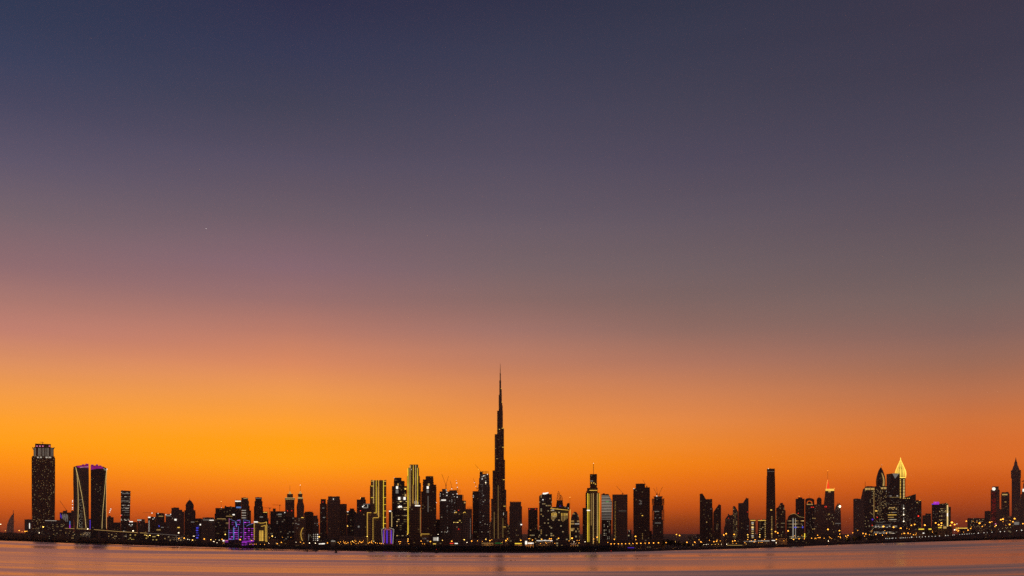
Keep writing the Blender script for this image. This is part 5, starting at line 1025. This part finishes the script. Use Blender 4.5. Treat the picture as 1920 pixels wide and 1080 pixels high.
front('lit_shop', 'building', 'pale lit shop front under the bullet tower', 1070.6, 1080, 1019.4, 1020.2, 'dimw')
front('lit_shop', 'building', 'violet lit booth low on the bank near the tall slab', 1177, 1189, 1026.6, 1027.4, 'violet', k=1.02)
front('arcade', 'building', 'short white-lit arcade under the broad notched tower', 1394.4, 1402, 1014.8, 1015.6, 'dimw'); front('arcade', 'building', 'bright white arcade under the block of stacked light bands', 1404, 1418, 1014.2, 1015.6, 'soft'); front('arcade', 'building', 'white arcade under the block with the gold roof line', 1421, 1442.6, 1013.6, 1014.8, 'soft'); front('arcade', 'building', 'white arcade under the tallest plain slab', 1447, 1453.4, 1012.8, 1014, 'white')  # car light trails shaped as lit fronts; the halls behind are made up
front('lit_shop', 'building', 'long low front with a dull orange light line below the gold lace slab', 1363, 1392, 1022, 1022.7, 'softgold', k=1.03)  # many tiny lit fronts merged into one hall and light line
def canopy(lab, x0, x1, y0, y1, mt):
    b = B('roadside_canopy', 'canopy', lab, (x0 + x1) / 2, 1.05, 'lit canopies along the right-hand road')
    b.box('roof', x0 - .4, x1 + .4, y0 - .9, y0, 'concrete', th=10, slab=0); b.box('light_panel', x0, x1, y0 + .05, y1, mt, dy=1, th=5, slab=0)
    for x in (x0 + .6, x1 - .6): b.pole('post', x, y0, None, .3, dy=4)
canopy('flat yellow lit canopy, first before the slanting-roof tower', 1722.4, 1732.6, 991.2, 993.2, 'yellow'); canopy('small yellow lit canopy beside a dark tree', 1741, 1746.6, 991, 993.2, 'yellow'); canopy('long white lit canopy low on the bank', 1714, 1733, 998.8, 1000.4, 'white')
canopy('small yellow canopy under the purple-topped building', 1759, 1765.4, 988.6, 990, 'yellow'); canopy('orange glowing box-like canopy under the gold vertical strip', 1768.6, 1774.6, 986.8, 991, 'softgold'); canopy('long thin yellow canopy reaching toward the flat hotel block', 1791.6, 1814, 989.6, 991, 'gold')
front('gatehouse', 'building', 'small white gatehouse with square openings under the pinnacle tower', 1901.4, 1911, 978.6, 984, 'dimw', k=1.06)

# ---- street lamps
ORD = 'first second third fourth fifth sixth seventh eighth ninth tenth eleventh twelfth thirteenth fourteenth fifteenth sixteenth seventeenth eighteenth nineteenth twentieth'.split()
def ordinal(n): return ORD[n - 1] if n <= 20 else ('twenty-' if n < 30 else 'thirty-' if n < 40 else 'forty-') + ORD[n % 10 - 1] if n % 10 else {30: 'thirtieth', 40: 'fortieth'}[n]
ZONES = [(55, 'sail-shaped hotel'), (120, 'crowned tower'), (215, 'curved twin towers'), (290, 'lone office tower'), (376, 'domed tower'), (425, 'wide grey block'), (480, 'purple neon complex'), (507, 'gold-outlined building'), (550, 'big dark slab'), (600, 'golden crescent block'),
         (636, 'broad-shouldered tower'), (690, 'gabled tower'), (725, 'violet-lit hall'), (788, 'yellow-ribbed tower'), (860, 'wide unfinished tower'), (915, 'ragged-topped tower'), (985, 'needle tower'), (1040, 'white-capped tower'), (1090, 'bullet tower'), (1126, 'gold-lined mast tower'),
         (1186, 'crane-topped slab'), (1222, 'tall slab'), (1262, 'jagged unfinished tower'), (1310, 'empty gap of sky'), (1355, 'notched slab tower'), (1392, 'gold lace slab'), (1432, 'stacked light-band block'), (1474, 'tallest plain slab'), (1512, 'arched glass building'), (1548, 'arch-topped tower'), (1582, 'pronged tower'),
         (1612, 'blank slab tower'), (1668, 'onion-topped tower'), (1720, 'slanting-roof tower'), (1758, 'purple rooftop'), (1800, 'gold vertical strip'), (1850, 'flat hotel block'), (1890, 'red-faced tower'), (1940, 'pinnacle tower')]
LAMPS = '''36,994.8,.9 41.5,997,.5 47,996.4,1.1 50.2,996,.7 57.5,999,.5,w 62,999.2,.5,w 73.5,999,.7,w 1.2,983,.8,w 10,995.2,.4,y 81,988,1.2,y 164.5,991.8,1.0,w 249.5,995.4,1.1,w 335,999,1.1,w 335.4,1009.6,.9 345.5,1009,1.2 352,1011,.6,w 355,1012,.5,w 327,1010.5,.7,w
361,1012.6,1.0,y 362.5,1005.3,.6,w 364.5,1005.4,.5,w 383,1010.6,1.2 395.4,1012,.9,y 401,1015.4,.8,w 404,1012,.4,y 411,1012.6,.5,w 416.4,1011.2,.9 422.4,1002,1.0,y 407,1017.6,.5,w 443.5,1018.6,.5,w 450.4,1011.8,1.2 472,1013.4,.7 468.6,1020.4,.45 472.4,1020.4,.45 476.6,1020.4,.45 480.4,1020.4,.5 488.4,1020.6,.4 496,1021,.6 504,1018.4,.5,w 510.4,1005.2,1.1,y
505,1008.6,.4 516,1007.5,.4,w 519.8,1019.4,.9 527.6,1017,.9 529.4,1007.4,.45 545.4,1007.4,.45 555,1016.8,.4,w 563.4,1016.6,.7 569.6,1018.4,.7 580.2,1018.2,.9,w 591.4,1018.4,.8,w 598.4,1006.5,1.1,y 614,1018,.9
634,1017,.6 636.5,1019.2,.6 638.4,1016,.6 644,1014.6,.5 647,1019.2,.6 650,1019.2,.6 652.5,1017.4,.7 658.6,1020,.5 657.8,1016.2,.6 661,1014.8,.8,y 663,1016.6,.7 667,1014.8,.6 667.6,1019.4,.5 672,1018.2,.6 674.5,1015.2,.8 677.2,1017,.9 681.4,1013.6,.4 651.8,986.2,.8,y 688.6,1005.8,.9,y 690.5,1018.4,.7 693,1017,.8 696.6,1017.6,.8 701,1014.8,.5,w 704,1017.6,.8 707.6,1018.6,.5 712.4,1018.6,.7 715.4,1019.2,.7 719,1019.6,.5
748,1015.6,.8 751,1015.6,.8 749.8,1019,.6 763.8,1001.5,.7,y 765,1010.6,.8,y 764.8,1014.6,1 766.4,1019.4,.6 789.6,1014.6,.9 792,1019.6,.5 807,1015.4,1.2 829.6,1013,.7,y 796,1019.8,.6 821.4,1002,.6,w 847,1014.8,1.2 870.4,1011.8,1,y 884.4,1014.4,1.1 875.6,1017,.7,w 911,1011,.9,y 918.6,1013.6,1.2
948.6,1013.6,1.4 951.6,1010.6,.9 976.4,1013,1.1 992,1010,.9 998.4,1012.6,.9 1015.6,1011.4,1.1 1030.5,1010,1.0 1033.5,1010,.9 1047.2,1009.4,1.2 1072.6,1009.2,1.6 1013.6,1019,.6 1024.4,1019,.5 1040.4,1018.8,.6 1076.4,1015.8,.6,w 1085.6,1018,.7 1097,1015.8,.7,w 1119.6,1007.2,1.2 1113,1010.6,.8 1151.8,1011.2,.9
1145.8,1019.8,1 1152,1019.6,.9 1159.4,1019.6,1 1166,1019.5,.9 1172.8,1019.4,.9 1180,1019.2,1 1186.8,1019,.8 1194,1018.8,1.1 1201.6,1018.6,1.1 1209.6,1018.4,.8 1217,1018.2,1.1 1225.4,1018,1.1 1234.6,1017.6,1.1 1248.6,1017.4,1 1191.6,1005.8,1.4 1192,1012,.8 1268.4,1002.2,1.1 1274.2,1004,1.3 1266,1016,.6,y
1288,1016.8,1.2 1302.4,1016.4,1 1314.2,1016,1.1 1338.6,1015.6,1 1343.6,1015,1 1357,1003,1.2 1361.6,1000.6,1.3 1376.6,1002,1.3 1373.4,1014.6,.8 1378,1013.8,1.1 1374,1019,.5 1380.6,1019,.5 1299,1021.6,.6,y 1319.5,1021,.45,w 1324,1021,.5,w 1327.6,1021,.45,w 1334.6,1020.8,.4,y 1341,1020.8,.45,y 1347,1020.6,.4,y 1352.6,1020.6,.45,w 1362.4,1020.4,.7,w
1402,1002.6,.9,y 1402.4,1007.2,.8,y 1424.6,1002.6,.9,y 1424.4,1006.8,.8,y 1415.8,1012.2,.9 1433.6,1011.4,.7 1454,996.8,1.3 1458.4,999.4,1.2 1455.6,1011.4,1 1455.4,1017.8,.7,w 1422.6,1017.6,.5 1429.4,1017.2,.5 1399,1020,.4,y 1477.8,995.4,1.4 1487.8,1011.4,1.1 1498.2,1010.2,.9 1508.4,1010.2,.7 1521.8,1009,.8 1528.4,1009.4,.8 1533,1003.6,.8 1534.2,1008,.7 1537.4,1008,.9
1552.4,992.6,1.4 1574,995,1.2 1574.4,1001.2,.9 1554.8,1006.6,.5 1556.6,1008.4,.7 1585.8,1005.2,.8 1590,1004,1 1588,1007.2,.6 1598.8,999,.8 1553,1014.4,.8,w 1618.2,1000,1 1623.4,1001.2,1 1621,1005.2,.6 1642.4,1001.8,1.1 1654.6,1003.4,.7 1662,999.6,.9 1656.4,987.2,1.6 1675.4,988.4,1.4 1689,990.4,1.3 1708.8,985,1.1 1715,983.4,1.2 1695.2,1000,1 1702.6,999.6,1 1691,1001.2,.5 1707,1001,.6 1713,1002.6,.8 1717.2,1002.6,.6
1734,984.6,1.4 1754.4,980.4,1.2 1760,983.8,1.4 1765.2,980.8,1.3 1765,985.2,1 1784.8,979.6,1.8 1782,985.2,1.2 1790,983.6,1.4 1794.2,982.2,.5,w 1748.4,998,.9 1754,997.8,.9 1781.4,994.8,.9 1790,993.4,1.1,w 1794,993.6,1 1797.2,994.4,.9 1811.8,977.2,1.1 1815,994,1 1820,991,.9
1836.6,981,1.5 1841.6,987,.8 1845.2,991.6,1 1847,994.4,.7 1856,979.4,1.2 1867.8,985.2,.9,y 1865.6,987.6,.7 1876.6,974.4,1.3 1880.6,973.4,1.4 1902.4,972.4,1.5 1899.2,978.2,1.1 1893,983.4,1.3 1892.6,988.4,.8 1918,982,1'''.split()
zl = {}
random.seed(21)
EXTRA = []
for lo, hi, n, y0, y1 in ((1000, 1140, 8, 1013, 1018.5), (1290, 1400, 8, 1012, 1018), (1400, 1470, 6, 1011, 1017), (1470, 1580, 9, 1003, 1012), (1600, 1720, 9, 990, 1003), (1725, 1810, 8, 986, 999), (1815, 1915, 9, 976, 992), (640, 720, 8, 1013, 1018.5), (860, 960, 5, 1012, 1018)):
    for i in range(n): EXTRA.append(f'{random.uniform(lo, hi):.1f},{random.uniform(y0, y1):.1f},{random.uniform(.4, .7):.2f}')
random.seed(5)
LAMPS += EXTRA
for t in LAMPS:
    q = t.split(','); x, y, r = map(float, q[:3]); c = q[3] if len(q) > 3 else 'a'
    z = next(n for lim, n in ZONES if x < lim); zl.setdefault((z, c), []).append((x, y, r))
CN = {'a': ('amber', 'amber'), 'w': ('white', 'lampw'), 'y': ('yellow', 'lampy')}
for (z, c), ls in zl.items():
    for i, (x, y, r) in enumerate(sorted(ls)):
        which = '' if len(ls) == 1 else f'{ordinal(i + 1)} '
        D = ys(x) * 1.055
        if y > HY: D = min(D, 19.5 * F / (y - HY))
        D = max(D, ys(x) * 1.033)
        lab = f'{which}{CN[c][0]} street lamp' + (' from the left' if which else '') + f' in front of the {z}'
        b = B('street_lamp', 'lamp', ('lone ' if not which else '') + lab, x, 1, 'street lamps along the shore', D=D)
        zz = max(b.pt(x, y)[2], 3.5); R = r * b.m * 1.0
        b.build('pole', MB().lathe(0, 0, [(.35, 0), (.18, zz)], 6), 'pole')
        if r >= .75:      # the lamps that throw a visible pool of light
            ld = bpy.data.lights.new('lamp_light', 'SPOT'); lo = bpy.data.objects.new('lamp_light', ld); COL.objects.link(lo); lo.parent = b.o
            lo.location = (0, 0, zz - R); ld.energy = 26 * min(zz, 45) ** 2 * (r if c == 'a' else r * .6); ld.spot_size = math.radians(150); ld.spot_blend = .6; ld.shadow_soft_size = .4
            ld.color = {'a': (1, .45, .09), 'w': (1, .82, .55), 'y': (1, .62, .2)}[c]
        b.build('lamp_head', MB().lathe(0, 0, [(R * .3, zz - R * .7), (R * .9, zz - R * .45), (R, zz + .1 * R), (R * .6, zz + R * .6), (R * .15, zz + R * .8)], 10), CN[c][1])
# white lamps along the sea wall
wx = [1661, 1664.6, 1668, 1671.4, 1674, 1679.6, 1688, 1691, 1694.4, 1697.4, 1701, 1705.2, 1709.4, 1718.6, 1724, 1729.4, 1735.2, 1741.4, 1747.4, 1753.6, 1761.4, 1773, 1777.4, 1786.4, 1789, 1799.4, 1804.2, 1808.6, 1813.2, 1817.4, 1822, 1826, 1834.4, 1845, 1851, 1860, 1875.6, 1883.6, 1896, 1906, 1915.6]
for i, x in enumerate(wx):
    d = ys(x) * 1.005 + 2; zt = CH + (HY - interp(WALL_C, x)) / F * d
    b = B('wall_lamp', 'lamp', f'{ordinal(i + 1)} small white lamp from the left along the dark sea wall', x, 1, 'white lamps along the sea wall', D=d); b.o.location.z = zt - .3
    R = (.5 + .45 * random.random()) * b.m; R *= .75 if i % 4 else 1.1
    b.build('post', MB().lathe(0, 0, [(.25, 0), (.2, 1.2)], 6), 'pole'); b.build('lamp_head', MB().lathe(0, 0, [(R * .5, 1.1), (R, 1.1 + R * .6), (R * .7, 1.1 + R * 1.3), (R * .1, 1.1 + R * 1.6)], 8), 'white')

# ---- trees on the right-hand shore
def tree(lab, x, ytop, k, w, grp='dark trees on the right-hand shore'):
    b = B('tree', 'tree', lab, x, k, grp); H = b.pt(x, ytop)[2]; R = w * b.m / 2
    mb = MB().lathe(0, 0, [(R * .10 + .1, 0), (R * .07 + .08, H * .35), (R * .03 + .04, H * .7)], 7)
    for i in range(5):
        a = i * 1.26 + random.random(); mb.bar((0, 0, H * (.3 + .06 * i)), (math.cos(a) * R * .55, math.sin(a) * R * .55, H * (.55 + .07 * i)), R * .06 + .06)
    b.build('trunk', mb, BARK)
    mb = MB()
    for i in range(16):
        a = random.uniform(0, 6.28); rr = R * math.sqrt(random.random()) * .75; z = H * random.uniform(.35, .86) * (1 - .25 * rr / R)
        leaf_clump(mb, (rr * math.cos(a), rr * math.sin(a), z), R * random.uniform(.32, .5), 34, R * .13 + .15, .8)
    o = b.build('crown', mb, LEAF2)
for x, y, k, w, lab in ((1244.6, 1009.6, 1.05, 9, 'first of the dark trees beside the jagged unfinished tower'), (1251.4, 1007.2, 1.06, 11, 'tallest dark tree beside the jagged unfinished tower'), (1258, 1008, 1.055, 11, 'round dark tree in the middle of the clump beside the jagged unfinished tower'), (1264.6, 1009.8, 1.05, 9, 'low dark tree ending the clump at the sky gap'),
        (1272, 1013, 1.045, 10, 'bushy dark tree under the two high lamps at the sky gap'), (1281, 1014, 1.045, 10, 'low bushy tree in the middle of the sky gap'), (1290, 1018, 1.03, 9, 'small dark tree beside the lamps at the sky gap'), (1314, 1018, 1.03, 8, 'small dark tree under the notched slab tower'),
        (1590, 1006, 1.05, 12, 'dark tree in the gap before the blank slab tower'), (1603, 1003.6, 1.05, 12, 'broad dark tree at the foot of the blank slab tower'), (1612, 1001, 1.055, 10, 'taller dark tree at the foot of the blank slab tower'), (1632, 1002, 1.05, 11, 'dark tree under the tower with the warm top floor'), (1668, 1001.6, 1.045, 10, 'dark tree under the low wide block'),
        (1737, 988.4, 1.06, 9, 'dark tree between two yellow canopies'), (1750, 990, 1.05, 10, 'dark tree right of the small yellow canopy'), (1755, 991.4, 1.05, 8, 'smaller dark tree under the purple-topped building'), (1778, 989, 1.05, 7, 'dark tree beneath the gold vertical strip'), (1776, 999.4, 1.025, 6, 'small dark tree on the bank below the gold vertical strip'),
        (1802, 985, 1.09, 10, 'hazy tree in the gap before the flat hotel block'), (1826, 989.6, 1.05, 11, 'dark tree under the flat hotel block'), (1852, 989, 1.05, 10, 'dark tree under the plain short tower'), (1862, 990.6, 1.045, 9, 'dark tree under the red-faced tower'),
        (1882, 989.8, 1.03, 12, 'dark tree at the water end of the sea wall, before the gold-banded tower'), (1890, 988.6, 1.035, 12, 'wide dark tree under the pinnacle tower'), (1899, 990, 1.03, 10, 'dark tree beside the small white gatehouse'), (1912, 989.4, 1.035, 11, 'dark tree before the terraced building with the white box')):
    tree(lab, x, y, k, w)

# ---- marks and small craft in the water
def wpt(px, py):
    d = CH * F / (py - HY); return ((px - 960) / F * d, d)
def post(name, cat, lab, px, py, ytop, w, head=None, grp=None):
    x, d = wpt(px, py); m = d / F; H = CH + (HY - ytop) / F * d
    o = bpy.data.objects.new(name, None); COL.objects.link(o); o.location = (x, d, -.2); tag(o, lab, cat, grp)
    link('pile', MB().lathe(0, 0, [(w * m * .5, -.6), (w * m * .45, H * .55), (w * m * .28, H)], 8).mesh('pile'), M['wood'], o)
    link('base', MB().lathe(0, 0, [(w * m * .9, -.6), (w * m * .9, .5), (w * m * .6, 1.3)], 10).mesh('base'), M['wood'], o)
    if head: link('lantern', MB().ball((0, 0, H), .45 * m).mesh('lantern'), G[head], o)
    return o
o = post('channel_marker', 'channel marker', 'tall dark channel marker standing in the water before the broad-shouldered tower', 630, 1036, 1019.5, 3.2)
d = o.location.y; link('platform', MB().box(-4, 4, -3, 3, 8.6, 9.4).mesh('platform'), M['wood'], o); link('mast', MB().bar((0, 0, 9), (0, 0, 13), .3).mesh('mast'), M['steel'], o)
post('channel_marker', 'channel marker', 'squat dark channel buoy with a red light, off the crane-topped unfinished tower', 818.4, 1037, 1030.4, 4, 'red')
for px, py, yt, h, lab in ((125.4, 1018, 1015, 'softgold', 'small buoy with a dull gold top off the purple-dashed building'), (569.6, 1034, 1031.2, None, 'small dark stake just off the golden crescent block'), (790.4, 1037.2, 1034.4, 'softgold', 'small buoy with a gold top before the stepped towers'), (950, 1036.8, 1034.8, 'dimw', 'small pale-lit buoy before the needle tower'),
        (1010.4, 1036.8, 1034.6, None, 'tiny dark buoy off the white-capped tower'), (1087, 1036, 1033.2, 'softgold', 'small gold-lit buoy off the bullet tower'), (1117, 1036, 1030.2, 'dimw', 'thin pale stake before the gold-lined mast tower'), (1146, 1035.8, 1032.8, 'red', 'small red-lit buoy off the striped slant-topped tower')):
    post('buoy', 'buoy', lab, px, py, yt, 1.0, h, 'small buoys along the shore')
x, d = wpt(583, 1034); j = bpy.data.objects.new('jetty', None); COL.objects.link(j); j.location = (x, d, 0); tag(j, 'low dark jetty with two tall piles, off the golden crescent block', 'jetty')
m = d / F; link('deck', MB().box(-12 * m, 12 * m, -2, 4, .5, 1.3).mesh('deck'), M['wood'], j)
for px in (575.6, 591.6): link('pile', MB().lathe((px - 583) * m, 1, [(.8 * m, -1), (.7 * m, 10)], 8).mesh('pile'), M['wood'], j)
for px in (565, 570, 599): link('pile', MB().lathe((px - 583) * m * .62, 1, [(.5 * m, -1), (.4 * m, 2.2)], 8).mesh('pile'), M['wood'], j)
for px, py, w, lab in ((958, 1051.4, 3.0, 'larger of two dark logs adrift below the needle tower'), (966, 1051.2, 1.8, 'smaller of two dark logs adrift below the needle tower'), (1074, 1039.4, 2.2, 'dark log adrift off the bullet tower'), (1081, 1039.2, 1.2, 'tiny dark log beside another off the bullet tower'), (1164, 1048.4, 3.2, 'dark log adrift off the crane-topped slab'), (1195, 1047.4, 3.2, 'dark log adrift off the tall slab')):
    x, d = wpt(px, py); m = d / F
    o = link('driftwood', MB().bar((-w * m * .5, 0, .1), (w * m * .5, m * .6, .32), .7 * m).mesh('driftwood'), M['wood']); o.location = (x, d, 0); tag(o, lab, 'driftwood', 'driftwood on the lagoon')
    link('branch', MB().bar((0, 0, .2), (w * m * .18, 0, .9 * m), .3 * m).mesh('branch'), M['wood'], o)
# the first star of the evening
D = 45000; s = link('evening_star', MB().ball((0, 0, 0), 7).mesh('evening_star'), G['star']); s.location = ((386.5 - 960) / F * D, D, CH + (HY - 428.5) / F * D); tag(s, 'single white evening star high in the mauve sky', 'star')
if HAZE: haze_box()
scene.cycles.use_denoising = False
scene.cycles.max_bounces = 4; scene.cycles.volume_bounces = 1
scene.cycles.sample_clamp_indirect = 0.6
scene.cycles.use_adaptive_sampling = True; scene.cycles.adaptive_threshold = 0.004
scene.render.film_transparent = False
scene.cycles.sample_clamp_direct = 4.0
